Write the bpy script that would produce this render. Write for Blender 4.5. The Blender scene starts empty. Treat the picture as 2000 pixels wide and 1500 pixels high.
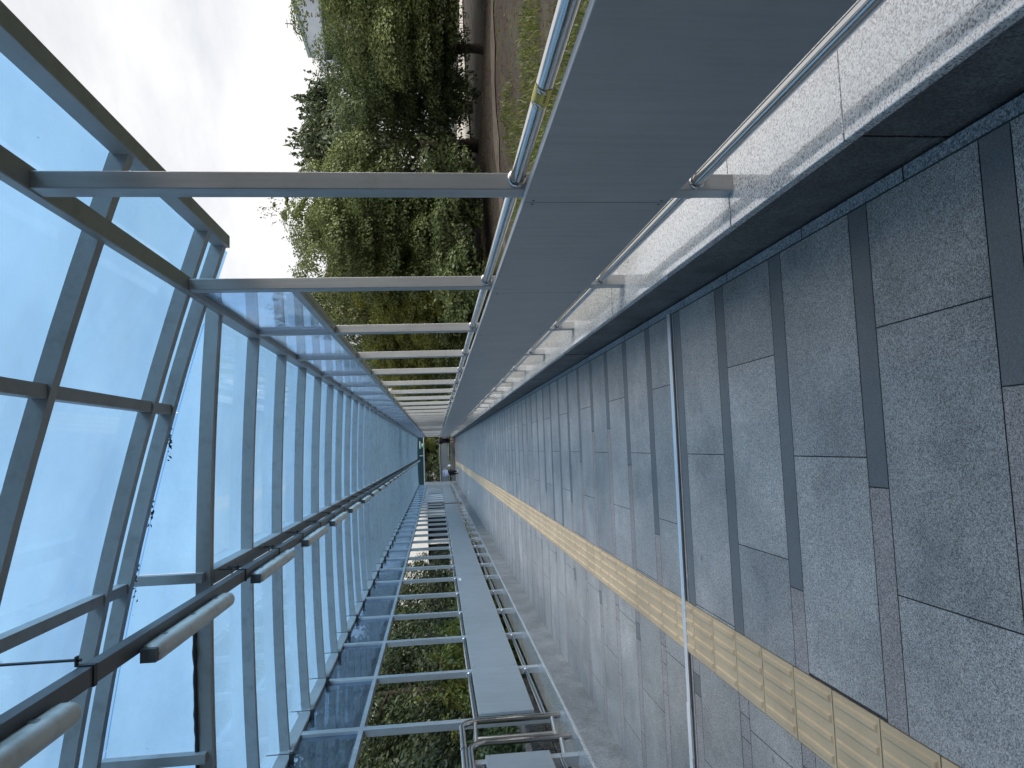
import bpy, math, random
import numpy as np
from mathutils import Vector, Matrix
random.seed(7)
S = bpy.context.scene
COL = S.collection
PI = math.pi

# ------------------------------------------------------------------ helpers
class MB:
    """collects simple shapes; build() links them as ONE mesh object"""
    def __init__(self): self.v = []; self.f = []; self.m = []; self.sm = []
    def add(self, vs, fs, mi=0, smooth=False):
        b = len(self.v); self.v += [tuple(p) for p in vs]
        for q in fs: self.f.append(tuple(i + b for i in q)); self.m.append(mi); self.sm.append(smooth)
        return self
    def box(self, x0, x1, y0, y1, z0, z1, mi=0):
        v = [(x0,y0,z0),(x1,y0,z0),(x1,y1,z0),(x0,y1,z0),(x0,y0,z1),(x1,y0,z1),(x1,y1,z1),(x0,y1,z1)]
        return self.add(v, [(3,2,1,0),(4,5,6,7),(0,1,5,4),(1,2,6,5),(2,3,7,6),(3,0,4,7)], mi)
    def bbox(self, x0, x1, y0, y1, z0, z1, b=0.004, mi=0):
        """box with bevelled long edges"""
        tmp = bmesh_box(x0, x1, y0, y1, z0, z1, b)
        return self.add(tmp[0], tmp[1], mi)
    def tube(self, pts, r, n=16, mi=0, cap=True):
        pts = [Vector(p) for p in pts]; rs = r if isinstance(r, (list, tuple)) else [r]*len(pts)
        rings = []; up = None
        for i, p in enumerate(pts):
            t = (pts[min(i+1, len(pts)-1)] - pts[max(i-1, 0)]).normalized()
            if up is None: up = Vector((0,0,1)) if abs(t.z) < .9 else Vector((1,0,0))
            a = t.cross(up).normalized(); b = a.cross(t).normalized(); up = b
            rings.append([p + (a*math.cos(2*PI*k/n) + b*math.sin(2*PI*k/n))*rs[i] for k in range(n)])
        vs = [q for r_ in rings for q in r_]; fs = []
        for i in range(len(pts)-1):
            for k in range(n):
                fs.append((i*n+k, i*n+(k+1) % n, (i+1)*n+(k+1) % n, (i+1)*n+k))
        self.add(vs, fs, mi, True)
        if cap:
            self.add(rings[0], [tuple(range(n))], mi); self.add(rings[-1], [tuple(reversed(range(n)))], mi)
        return self
    def sphere(self, c, r, n=12, mi=0):
        if not isinstance(r, (list, tuple)): r = (r, r, r)
        vs = []; fs = []; h = n//2
        for i in range(h+1):
            th = PI*i/h
            for k in range(n):
                ph = 2*PI*k/n
                vs.append((c[0]+r[0]*math.sin(th)*math.cos(ph), c[1]+r[1]*math.sin(th)*math.sin(ph), c[2]+r[2]*math.cos(th)))
        for i in range(h):
            for k in range(n):
                fs.append((i*n+k, (i+1)*n+k, (i+1)*n+(k+1) % n, i*n+(k+1) % n))
        return self.add(vs, fs, mi, True)
    def build(self, name, mats, parent=None):
        me = bpy.data.meshes.new(name); me.from_pydata(self.v, [], self.f)
        mats = mats if isinstance(mats, (list, tuple)) else [mats]
        for m in mats: me.materials.append(m)
        me.polygons.foreach_set('material_index', self.m); me.polygons.foreach_set('use_smooth', self.sm); me.update()
        o = bpy.data.objects.new(name, me); COL.objects.link(o)
        if parent is not None: o.parent = parent
        return o

def bmesh_box(x0, x1, y0, y1, z0, z1, b):
    import bmesh
    bm = bmesh.new()
    bmesh.ops.create_cube(bm, size=1)
    for v in bm.verts:
        v.co.x = x1 if v.co.x > 0 else x0; v.co.y = y1 if v.co.y > 0 else y0; v.co.z = z1 if v.co.z > 0 else z0
    bmesh.ops.bevel(bm, geom=list(bm.edges), offset=b, segments=2, profile=.5, affect='EDGES')
    bm.verts.index_update()
    r = ([tuple(v.co) for v in bm.verts], [tuple(v.index for v in f.verts) for f in bm.faces]); bm.free()
    return r

def tag(o, label=None, cat=None, group=None, kind=None):
    if label: o['label'] = label
    if cat: o['category'] = cat
    if group: o['group'] = group
    if kind: o['kind'] = kind
    return o
def thing(name, label, cat, loc=(0,0,0), rz=0, group=None):
    o = bpy.data.objects.new(name, None); COL.objects.link(o); o.empty_display_size = .2
    o.location = loc; o.rotation_euler = (0,0,rz); tag(o, label, cat, group); return o
def dup(root, loc=None, rz=None, sc=None, label=None):
    c = root.copy(); COL.objects.link(c)
    if loc is not None: c.location = loc
    if rz is not None: c.rotation_euler = (0,0,rz)
    if sc is not None: c.scale = sc if isinstance(sc, (tuple, list)) else (sc, sc, sc)
    if label: c['label'] = label
    for ch in list(root.children):
        d = ch.copy(); COL.objects.link(d); d.parent = c
        for g in list(ch.children):
            e = g.copy(); COL.objects.link(e); e.parent = d
    return c

# ------------------------------------------------------------------ materials
def nmat(name):
    m = bpy.data.materials.new(name); m.use_nodes = True
    nt = m.node_tree; bs = nt.nodes['Principled BSDF']; return m, nt, bs
def N(nt, t, **kw):
    n = nt.nodes.new(t)
    for k, v in kw.items():
        if k in n.inputs: n.inputs[k].default_value = v
        else: setattr(n, k, v)
    return n
def ramp(nt, fac, stops, interp='LINEAR'):
    r = nt.nodes.new('ShaderNodeValToRGB'); cr = r.color_ramp; cr.interpolation = interp
    while len(cr.elements) < len(stops): cr.elements.new(.5)
    for e, (p, c) in zip(cr.elements, stops):
        e.position = p; e.color = (c[0], c[1], c[2], 1) if isinstance(c, (tuple, list)) else (c, c, c, 1)
    nt.links.new(fac, r.inputs['Fac']); return r.outputs['Color']
def mixc(nt, fac, a, b, mode='MIX'):
    m = nt.nodes.new('ShaderNodeMix'); m.data_type = 'RGBA'; m.blend_type = mode
    for sock, val in ((m.inputs[0], fac), (m.inputs[6], a), (m.inputs[7], b)):
        if hasattr(val, 'is_linked'): nt.links.new(val, sock)
        elif isinstance(val, (int, float)): sock.default_value = val if sock.type == 'VALUE' else (val, val, val, 1)
        else: sock.default_value = (*val, 1)
    return m.outputs[2]
def noise(nt, scale, detail=4, rough=.55, vec=None):
    n = N(nt, 'ShaderNodeTexNoise'); n.inputs['Scale'].default_value = scale; n.inputs['Detail'].default_value = detail
    n.inputs['Roughness'].default_value = rough
    if vec is None:
        tc = N(nt, 'ShaderNodeTexCoord'); vec = tc.outputs['Object']
    nt.links.new(vec, n.inputs['Vector']); return n.outputs['Fac']
def bump(nt, bs, h, dist=.002, strength=.5):
    b = N(nt, 'ShaderNodeBump'); b.inputs['Distance'].default_value = dist; b.inputs['Strength'].default_value = strength
    nt.links.new(h, b.inputs['Height']); nt.links.new(b.outputs['Normal'], bs.inputs['Normal'])

def granite(name, dark, mid, light, scale=230, rough=.45, spec=.5, blotch=.25, coat=0, coat_ior=1.5, stain=None, island=.1, coat_r=.08, bloom=0):
    m, nt, bs = nmat(name)
    tc = N(nt, 'ShaderNodeTexCoord'); v = N(nt, 'ShaderNodeTexVoronoi'); v.inputs['Scale'].default_value = scale
    nt.links.new(tc.outputs['Object'], v.inputs['Vector'])
    sep = N(nt, 'ShaderNodeSeparateColor'); nt.links.new(v.outputs['Color'], sep.inputs[0])
    c = ramp(nt, sep.outputs[0], [(0, dark), (.22, dark), (.3, mid), (.62, mid), (.85, light), (1, light)])
    n1 = noise(nt, 2.2, 6, .65, tc.outputs['Object'])
    c = mixc(nt, 1.0, c, ramp(nt, n1, [(.3, 1-blotch), (.7, 1+blotch*.6)]), 'MULTIPLY')
    if island:
        g = N(nt, 'ShaderNodeNewGeometry')
        c = mixc(nt, 1.0, c, ramp(nt, g.outputs['Random Per Island'], [(0, 1-island), (1, 1+island)]), 'MULTIPLY')
    if stain:
        n2 = noise(nt, stain[0], 5, .6, tc.outputs['Object'])
        c = mixc(nt, ramp(nt, n2, [(.45, 0), (.72, stain[2])]), c, stain[1])
    if bloom:                                           # pale worn patches and a few dark gum spots
        n4 = noise(nt, 1.15, 7, .68, tc.outputs['Object'])
        c = mixc(nt, 1.0, c, ramp(nt, n4, [(.5, 1), (.68, 1+bloom*.8)]), 'MULTIPLY')
        v2 = N(nt, 'ShaderNodeTexVoronoi'); v2.inputs['Scale'].default_value = 2.3; nt.links.new(tc.outputs['Object'], v2.inputs['Vector'])
        c = mixc(nt, ramp(nt, v2.outputs['Distance'], [(.022, .55), (.04, 0)]), c, (.05,.05,.05))
    nt.links.new(c, bs.inputs['Base Color'])
    n3 = noise(nt, 5, 5, .6, tc.outputs['Object'])
    r = N(nt, 'ShaderNodeMapRange'); r.inputs[3].default_value = rough-.1; r.inputs[4].default_value = rough+.12
    nt.links.new(n3, r.inputs[0]); nt.links.new(r.outputs[0], bs.inputs['Roughness'])
    bs.inputs['Specular IOR Level'].default_value = spec
    bs.inputs['Coat Weight'].default_value = coat; bs.inputs['Coat IOR'].default_value = coat_ior; bs.inputs['Coat Roughness'].default_value = coat_r
    return m
M = {}
M['granite'] = granite('grey_granite', (.135,.125,.116), (.335,.31,.287), (.585,.545,.505), 330, .34, .55, .42, .12, 1.6, coat_r=.3, bloom=.5, stain=(1.1, (.14,.132,.122), .5), island=.15)
M['dark_granite'] = granite('dark_granite', (.1,.099,.097), (.132,.131,.128), (.168,.166,.162), 420, .36, .5, .15)
M['pink_granite'] = granite('pink_granite', (.15,.13,.125), (.315,.272,.255), (.5,.44,.415), 330, .45, .5, .2)
M['white_granite'] = granite('white_granite', (.14,.14,.148), (.475,.472,.468), (.72,.715,.705), 230, .5, .5, .06, 1.0, 3.2, island=.04)
M['border_granite'] = granite('border_granite', (.09,.1,.11), (.2,.215,.23), (.38,.39,.4), 200, .5, .5, .2)
M['riser_stone'] = granite('riser_stone', (.07,.073,.076), (.115,.12,.124), (.17,.176,.18), 160, .6, .35, .35, stain=(3.0, (.045,.043,.045), .8))
M['riser_concrete'] = granite('riser_concrete', (.2,.2,.2), (.235,.235,.235), (.27,.27,.27), 60, .6, .3, .35, stain=(1.6, (.13,.13,.13), .6), island=0)
M['grout'] = granite('grout', (.05,.05,.05), (.06,.06,.06), (.07,.07,.07), 90, .8, .2, .1, island=0)

def paint(name, col, rough=.4, metallic=0., spec=.5, var=.06, dirt=None, grain=0, streak=0):
    m, nt, bs = nmat(name); tc = N(nt, 'ShaderNodeTexCoord')
    n1 = noise(nt, 1.7, 5, .6, tc.outputs['Object'])
    c = mixc(nt, 1.0, col, ramp(nt, n1, [(.3, 1-var), (.7, 1+var)]), 'MULTIPLY')
    if streak:                                          # rain streaks running down
        mp_ = N(nt, 'ShaderNodeMapping'); mp_.inputs['Scale'].default_value = (14, 14, .9); nt.links.new(tc.outputs['Object'], mp_.inputs['Vector'])
        c = mixc(nt, 1.0, c, ramp(nt, noise(nt, 1.6, 6, .65, mp_.outputs['Vector']), [(.38, 1-streak), (.6, 1+streak*.4)]), 'MULTIPLY')
    if dirt:
        n2 = noise(nt, 9, 6, .7, tc.outputs['Object']); c = mixc(nt, ramp(nt, n2, [(.5, 0), (.75, dirt[1])]), c, dirt[0])
    nt.links.new(c, bs.inputs['Base Color'])
    n3 = noise(nt, 4, 4, .6, tc.outputs['Object']); r = N(nt, 'ShaderNodeMapRange')
    r.inputs[3].default_value = max(.03, rough-.07); r.inputs[4].default_value = rough+.09
    nt.links.new(n3, r.inputs[0]); nt.links.new(r.outputs[0], bs.inputs['Roughness'])
    bs.inputs['Metallic'].default_value = metallic; bs.inputs['Specular IOR Level'].default_value = spec
    if grain: bump(nt, bs, noise(nt, grain, 2, .5, tc.outputs['Object']), .0006, .35)
    return m
M['post'] = paint('post_paint', (.42,.425,.43), .42, .25, .5, .05, ((.25,.235,.21), .3), 0, .1)
M['beam'] = paint('beam_paint', (.34,.345,.345), .45, .15, .5, .07, ((.16,.15,.13), .5))
M['panel'] = paint('panel_metal', (.335,.345,.35), .42, .15, .5, .06, ((.26,.255,.245), .22), 0, .07)
M['end_panel'] = paint('end_panel', (.11,.13,.145), .5)
M['panel_edge'] = paint('panel_edge', (.6,.61,.62), .35, .5)
M['steel'] = paint('stainless_steel', (.56,.555,.55), .13, 1.0, .5, .04)
M['steel_worn'] = paint('worn_steel', (.5,.48,.45), .3, 1.0, .5, .12)
M['black_iron'] = paint('black_iron', (.035,.036,.038), .5, .2, .5, .2)
M['tray'] = paint('tray_metal', (.11,.112,.115), .45, .3, .5, .15)
M['lamp_body'] = paint('lamp_plastic', (.66,.655,.62), .35, 0, .5, .08, ((.25,.22,.16), .5))
M['lamp_cap'] = paint('lamp_cap', (.1,.1,.1), .5)
M['strip_metal'] = paint('joint_metal', (.88,.88,.88), .3, .85)
M['strip_white'] = paint('joint_white', (.82,.82,.82), .3, .3)
M['rubber'] = paint('black_rubber', (.02,.02,.025), .5)
M['yellow'] = paint('sticker_yellow', (.62,.47,.06), .4)
M['sticker_brown'] = paint('sticker_edge', (.22,.09,.02), .45)
M['ink'] = paint('ink_dark', (.04,.06,.03), .6)
M['navy'] = paint('ink_navy', (.02,.025,.06), .5)
M['white'] = paint('white_plastic', (.8,.8,.8), .45)
M['green_sign'] = paint('sign_green', (.02,.35,.18), .4)
M['header'] = paint('header_glass', (.008,.03,.04), .3)
M['stone_wall'] = granite('stone_wall', (.1,.095,.085), (.2,.19,.175), (.3,.285,.265), 40, .8, .3, .4, stain=(2, (.08,.075,.065), .7))
M['wall_white'] = paint('wall_white', (.74,.73,.72), .7, 0, .3, .06, ((.5,.48,.45), .3))
M['wall_blue'] = paint('wall_bluegrey', (.60,.66,.74), .8, 0, .3, .08)
M['wall_pale'] = paint('wall_pale', (.68,.67,.66), .8, 0, .3, .05)
M['wall_grey'] = paint('wall_grey', (.16,.16,.16), .7, 0, .3, .1)
M['window'] = paint('window_dark', (.03,.035,.045), .12)
M['green_trim'] = paint('green_trim', (.30,.42,.38), .6)
M['rust'] = paint('rust', (.16,.11,.075), .7, 0, .3, .3)
M['skin'] = paint('skin', (.45,.27,.2), .5)
M['black_cloth'] = paint('black_cloth', (.012,.012,.014), .9, 0, .2)
M['pale_cloth'] = paint('pale_cloth', (.58,.6,.70), .9, 0, .2, .05)
M['dark_trousers'] = paint('dark_trousers', (.02,.021,.026), .9, 0, .2)
M['hair'] = paint('hair', (.015,.013,.012), .5)

def tactile_mat():
    m, nt, bs = nmat('tactile_yellow'); tc = N(nt, 'ShaderNodeTexCoord')
    n1 = noise(nt, 3, 6, .65, tc.outputs['Object']); n2 = noise(nt, 300, 2, .5, tc.outputs['Object'])
    c = mixc(nt, 1, (.62,.455,.275), ramp(nt, n1, [(.3, .84), (.7, 1.1)]), 'MULTIPLY')
    c = mixc(nt, 1, c, ramp(nt, n2, [(.3, .88), (.7, 1.1)]), 'MULTIPLY')
    g = N(nt, 'ShaderNodeNewGeometry'); c = mixc(nt, 1, c, ramp(nt, g.outputs['Random Per Island'], [(0, .94), (1, 1.05)]), 'MULTIPLY')
    nt.links.new(c, bs.inputs['Base Color']); bs.inputs['Roughness'].default_value = .55
    return m
M['tactile'] = tactile_mat()

def glass_mat(name, tint, dirt=.12, refl=1.0, base=.035):
    m = bpy.data.materials.new(name); m.use_nodes = True; nt = m.node_tree; nt.nodes.clear()
    out = N(nt, 'ShaderNodeOutputMaterial'); tr = N(nt, 'ShaderNodeBsdfTransparent'); gl = N(nt, 'ShaderNodeBsdfGlossy')
    gl.inputs['Roughness'].default_value = .03; gl.inputs['Color'].default_value = (refl*.92, refl*.96, refl, 1)
    tc = N(nt, 'ShaderNodeTexCoord')
    n0 = noise(nt, .9, 3, .5, tc.outputs['Object'])
    tcol = mixc(nt, 1, tint, ramp(nt, n0, [(.3, .95), (.7, 1.04)]), 'MULTIPLY'); nt.links.new(tcol, tr.inputs['Color'])
    df = N(nt, 'ShaderNodeBsdfTranslucent'); df.inputs['Color'].default_value = (.55,.62,.68,1)
    n1 = noise(nt, 2.2, 7, .72, tc.outputs['Object']); n2 = noise(nt, 60, 3, .6, tc.outputs['Object'])
    mm = N(nt, 'ShaderNodeMath', operation='MULTIPLY')
    d1 = ramp(nt, n1, [(.42, 0.15), (.78, 1)]); d2 = ramp(nt, n2, [(.35, .55), (.7, 1)])
    nt.links.new(d1, mm.inputs[0]); nt.links.new(d2, mm.inputs[1])
    m3 = N(nt, 'ShaderNodeMath', operation='MULTIPLY'); nt.links.new(mm.outputs[0], m3.inputs[0]); m3.inputs[1].default_value = dirt
    mx = N(nt, 'ShaderNodeMixShader'); nt.links.new(m3.outputs[0], mx.inputs[0]); nt.links.new(tr.outputs[0], mx.inputs[1]); nt.links.new(df.outputs[0], mx.inputs[2])
    # tiny specks of debris lying on the pane
    sp = noise(nt, 26, 3, .6, tc.outputs['Object']); spm = ramp(nt, sp, [(.755, 0), (.775, .8)])
    dk = N(nt, 'ShaderNodeBsdfDiffuse'); dk.inputs['Color'].default_value = (.05,.06,.06,1)
    mxs = N(nt, 'ShaderNodeMixShader'); nt.links.new(spm, mxs.inputs[0]); nt.links.new(mx.outputs[0], mxs.inputs[1]); nt.links.new(dk.outputs[0], mxs.inputs[2])
    lw = N(nt, 'ShaderNodeLayerWeight'); lw.inputs['Blend'].default_value = .5
    pw = N(nt, 'ShaderNodeMath', operation='POWER'); nt.links.new(lw.outputs['Facing'], pw.inputs[0]); pw.inputs[1].default_value = 5
    fr = N(nt, 'ShaderNodeMath', operation='MULTIPLY_ADD'); nt.links.new(pw.outputs[0], fr.inputs[0]); fr.inputs[1].default_value = .7; fr.inputs[2].default_value = base
    mx2 = N(nt, 'ShaderNodeMixShader'); nt.links.new(fr.outputs[0], mx2.inputs[0]); nt.links.new(mxs.outputs[0], mx2.inputs[1]); nt.links.new(gl.outputs[0], mx2.inputs[2])
    nt.links.new(mx2.outputs[0], out.inputs['Surface']); return m
M['roof_glass'] = glass_mat('blue_roof_glass', (.59,.80,.985), .16)
M['side_glass'] = glass_mat('blue_side_glass', (.56,.72,.92), .7, base=.17)

def leaf_mat(name, c0, c1, c2, trans=.3):
    m = bpy.data.materials.new(name); m.use_nodes = True; nt = m.node_tree; nt.nodes.clear()
    out = N(nt, 'ShaderNodeOutputMaterial'); g = N(nt, 'ShaderNodeNewGeometry'); oi = N(nt, 'ShaderNodeObjectInfo')
    tc = N(nt, 'ShaderNodeTexCoord')
    c = ramp(nt, g.outputs['Random Per Island'], [(0, c0), (.55, c1), (1, c2)])
    n = noise(nt, .8, 3, .6, tc.outputs['Object'])
    c = mixc(nt, 1, c, ramp(nt, n, [(.3, .72), (.7, 1.25)]), 'MULTIPLY')
    c = mixc(nt, 1, c, ramp(nt, oi.outputs['Random'], [(0, (.8,.85,.85)), (.5, (1,1,1)), (1, (1.12,1.02,.85))]), 'MULTIPLY')
    d = N(nt, 'ShaderNodeBsdfDiffuse'); t = N(nt, 'ShaderNodeBsdfTranslucent'); gl = N(nt, 'ShaderNodeBsdfGlossy')
    gl.inputs['Roughness'].default_value = .45
    nt.links.new(c, d.inputs['Color']); nt.links.new(c, t.inputs['Color'])
    mx = N(nt, 'ShaderNodeMixShader'); mx.inputs[0].default_value = trans
    nt.links.new(d.outputs[0], mx.inputs[1]); nt.links.new(t.outputs[0], mx.inputs[2])
    mx2 = N(nt, 'ShaderNodeMixShader'); mx2.inputs[0].default_value = .03
    nt.links.new(mx.outputs[0], mx2.inputs[1]); nt.links.new(gl.outputs[0], mx2.inputs[2])
    nt.links.new(mx2.outputs[0], out.inputs['Surface']); return m
M['leaf_olive'] = leaf_mat('leaf_olive', (.052,.08,.026), (.108,.145,.05), (.2,.225,.082), .28)
M['leaf_yellow'] = leaf_mat('leaf_yellow_green', (.075,.1,.018), (.145,.18,.036), (.27,.28,.065), .35)
M['leaf_dark'] = leaf_mat('leaf_dark', (.014,.027,.014), (.036,.057,.027), (.085,.108,.045), .22)
M['leaf_mid'] = leaf_mat('leaf_mid', (.04,.06,.03), (.085,.11,.055), (.17,.2,.1), .25)
M['leaf_rust'] = leaf_mat('leaf_rust', (.08,.06,.02), (.15,.085,.03), (.2,.15,.05), .3)
M['leaf_grass'] = leaf_mat('leaf_grass', (.05,.08,.015), (.1,.14,.025), (.19,.2,.06), .35)
M['leaf_dry'] = leaf_mat('leaf_dry', (.02,.022,.015), (.05,.045,.025), (.12,.09,.05), .15)
def bark_mat():
    m, nt, bs = nmat('bark'); tc = N(nt, 'ShaderNodeTexCoord'); n = noise(nt, 14, 6, .7, tc.outputs['Object'])
    nt.links.new(ramp(nt, n, [(.3, (.022,.017,.013)), (.7, (.085,.065,.05))]), bs.inputs['Base Color']); bs.inputs['Roughness'].default_value = .9
    bump(nt, bs, n, .02, .8); return m
M['bark'] = bark_mat()

# ------------------------------------------------------------------ camera (the photo is a sideways shot: the camera is rolled by a right angle)
Rm = [[0.9955, -0.0363, 0.0874], [-0.0897, -0.1053, 0.9904], [-0.0268, -0.9938, -0.1081]]
def cam_matrix(vpx=852., vpy=877., r=.027, f=1390.):
    d = Vector((1500-vpy-750., vpx-1000., f)).normalized()
    p = -(d[0]*r+d[1])/d[2]
    D = Vector((r, 1, p)).normalized(); Z = -D; Y = d; X = Y.cross(Z)
    R = Matrix((X, Y, Z))                     # rows: world axes in image axes (u right, v down, f forward)
    right = Vector([R[i][1] for i in range(3)]); up = Vector([R[i][0] for i in range(3)]); fw = Vector([R[i][2] for i in range(3)])
    return Matrix(((right.x, up.x, -fw.x, 0), (right.y, up.y, -fw.y, 0), (right.z, up.z, -fw.z, 1.5), (0, 0, 0, 1)))
cd = bpy.data.cameras.new('camera'); cam = bpy.data.objects.new('camera', cd); COL.objects.link(cam)
cd.sensor_fit = 'HORIZONTAL'; cd.sensor_width = 36; cd.lens = 36*1390/2000; cd.clip_start = .05; cd.clip_end = 2000
cam.matrix_world = cam_matrix(); S.camera = cam

# ------------------------------------------------------------------ sky and sun
SUN_AZ = math.radians(118)      # from +Y towards +X
SUN_EL = math.radians(30)
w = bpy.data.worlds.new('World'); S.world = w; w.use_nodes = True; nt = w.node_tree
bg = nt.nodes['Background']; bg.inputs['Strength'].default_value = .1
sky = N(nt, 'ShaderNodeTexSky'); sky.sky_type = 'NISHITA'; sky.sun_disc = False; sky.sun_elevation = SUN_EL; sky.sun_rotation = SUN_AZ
tc = N(nt, 'ShaderNodeTexCoord'); mp = N(nt, 'ShaderNodeMapping'); mp.inputs['Scale'].default_value = (1.2, 1.2, 3.2)
nt.links.new(tc.outputs['Generated'], mp.inputs['Vector'])
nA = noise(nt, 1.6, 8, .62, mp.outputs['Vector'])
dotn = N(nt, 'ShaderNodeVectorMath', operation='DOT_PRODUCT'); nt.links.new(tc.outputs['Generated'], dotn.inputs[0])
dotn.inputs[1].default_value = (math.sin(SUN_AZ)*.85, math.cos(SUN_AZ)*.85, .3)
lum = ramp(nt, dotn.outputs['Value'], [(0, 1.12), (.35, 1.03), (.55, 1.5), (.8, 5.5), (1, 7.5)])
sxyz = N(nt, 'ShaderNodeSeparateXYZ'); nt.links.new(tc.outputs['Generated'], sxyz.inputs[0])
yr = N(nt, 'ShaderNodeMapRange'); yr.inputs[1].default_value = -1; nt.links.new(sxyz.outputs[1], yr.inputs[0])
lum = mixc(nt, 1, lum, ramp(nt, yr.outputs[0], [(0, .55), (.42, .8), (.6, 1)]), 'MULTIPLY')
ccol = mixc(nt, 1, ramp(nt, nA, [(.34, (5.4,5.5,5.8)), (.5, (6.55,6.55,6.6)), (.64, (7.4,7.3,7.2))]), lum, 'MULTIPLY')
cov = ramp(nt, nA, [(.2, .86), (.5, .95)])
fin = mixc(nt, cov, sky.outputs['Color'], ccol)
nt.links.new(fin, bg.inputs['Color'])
sd = bpy.data.lights.new('sun', 'SUN'); sd.energy = 2.0; sd.angle = math.radians(20); sd.color = (1, .95, .87)
sun = bpy.data.objects.new('sun', sd); COL.objects.link(sun)
sdir = Vector((math.sin(SUN_AZ)*math.cos(SUN_EL), math.cos(SUN_AZ)*math.cos(SUN_EL), math.sin(SUN_EL)))
sun.rotation_euler = sdir.to_track_quat('Z', 'Y').to_euler(); sun.location = (20, 10, 30)
S.view_settings.view_transform = 'Standard'; S.view_settings.look = 'None'; S.view_settings.exposure = .5; S.view_settings.gamma = 1
S.render.engine = 'CYCLES'; S.cycles.transparent_max_bounces = 24; S.cycles.max_bounces = 8; S.cycles.sample_clamp_indirect = 6

# ------------------------------------------------------------------ dimensions of the walkway
XR, XL = .84, -2.60            # kerb faces
PXR, PXL = .967, -2.75         # inner faces of the posts
YEND = 57.6
CAPZ = .316
Y0 = -2.2
POSTS = [2.6 + 1.62*i for i in range(-2, 34)]
XC = (PXR + PXL)/2

# ------------------------------------------------------------------ ground outside
def ground_mat():
    m, nt, bs = nmat('ground_soil'); tc = N(nt, 'ShaderNodeTexCoord'); P = tc.outputs['Object']
    n1 = noise(nt, .35, 6, .65, P); n2 = noise(nt, 9, 5, .7, P); n3 = noise(nt, 1.4, 5, .6, P)
    soil = ramp(nt, n2, [(.25, (.012,.008,.006)), (.5, (.028,.017,.012)), (.75, (.058,.036,.026))])
    gr = ramp(nt, n2, [(.3, (.03,.05,.012)), (.7, (.09,.12,.03))])
    mix = ramp(nt, n3, [(.47, 0), (.6, 1)])
    sx = N(nt, 'ShaderNodeSeparateXYZ'); nt.links.new(P, sx.inputs[0])
    near = N(nt, 'ShaderNodeMapRange'); near.inputs[1].default_value = 3.4; near.inputs[2].default_value = 5.0; near.inputs[3].default_value = 1; near.inputs[4].default_value = 0
    nt.links.new(sx.outputs[0], near.inputs[0])
    mm = N(nt, 'ShaderNodeMath', operation='MAXIMUM'); nt.links.new(near.outputs[0], mm.inputs[1])
    m0 = N(nt, 'ShaderNodeMath', operation='MULTIPLY'); nt.links.new(mix, m0.inputs[0]); m0.inputs[1].default_value = .25
    nt.links.new(m0.outputs[0], mm.inputs[0])
    nt.links.new(mixc(nt, mm.outputs[0], soil, gr), bs.inputs['Base Color']); bs.inputs['Roughness'].default_value = .95
    bump(nt, bs, n2, .05, .8); return m
M['ground'] = ground_mat()
g = MB(); nx, ny = 60, 60
xs = np.concatenate([np.linspace(-600, -30, 8), np.linspace(-25, 30, 56), np.linspace(40, 600, 8)])
ys = np.concatenate([np.linspace(-300, -12, 6), np.linspace(-10, 80, 80), np.linspace(90, 900, 10)])
def gz(x, y):
    if x > 1.4: return -.06 + .13*math.sin(x*.55+y*.2) * min(1, (x-1.4)/4) + .06*math.sin(y*.7+x*.3)*min(1, (x-1.4)/3)
    if x < -3.2: return -.12 + .1*math.sin(y*.4+x*.8)*min(1, (-x-3.2)/3)
    return -.25
vs = [(x, y, gz(x, y)) for y in ys for x in xs]; W_ = len(xs)
g.add(vs, [(j*W_+i, j*W_+i+1, (j+1)*W_+i+1, (j+1)*W_+i) for j in range(len(ys)-1) for i in range(W_-1)], 0, True)
tag(g.build('ground', M['ground']), kind='structure')
def flat_mat(name, a, b, sc):
    m, nt, bs = nmat(name); n = noise(nt, sc, 6, .65); nt.links.new(ramp(nt, n, [(.3, a), (.7, b)]), bs.inputs['Base Color']); bs.inputs['Roughness'].default_value = .9
    bump(nt, bs, n, .02, .5); return m
M['road'] = flat_mat('road_sand', (.36,.32,.27), (.52,.48,.42), 3)
M['path'] = flat_mat('path_dirt', (.05,.04,.03), (.11,.085,.066), 4)
def ribbon(name, pts, wd, z, m):
    b = MB(); vs = []
    for i, p in enumerate(pts):
        a = Vector(pts[max(i-1, 0)]); c = Vector(pts[min(i+1, len(pts)-1)]); t = (c-a).normalized(); n_ = Vector((-t.y, t.x))
        j = .12*math.sin(i*2.3)
        for k, s in enumerate((-1, 1)):
            q = Vector(p) + n_*s*(wd/2 + j*(.5 if k else 1)); vs.append((q.x, q.y, gz(q.x, q.y)+z))
    b.add(vs, [(2*i+1, 2*i, 2*i+2, 2*i+3) for i in range(len(pts)-1)], 0)
    return tag(b.build(name, m), kind='structure')
ribbon('road', [(4.6+54*t, 29.8-5.8*t) for t in [i/30 for i in range(31)]], 5.5, .05, M['road'])
ribbon('path', [(3.2+14*t, 15.4-3.3*t+.5*math.sin(7*t)) for t in [i/24 for i in range(25)]], .5, .02, M['path'])

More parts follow.
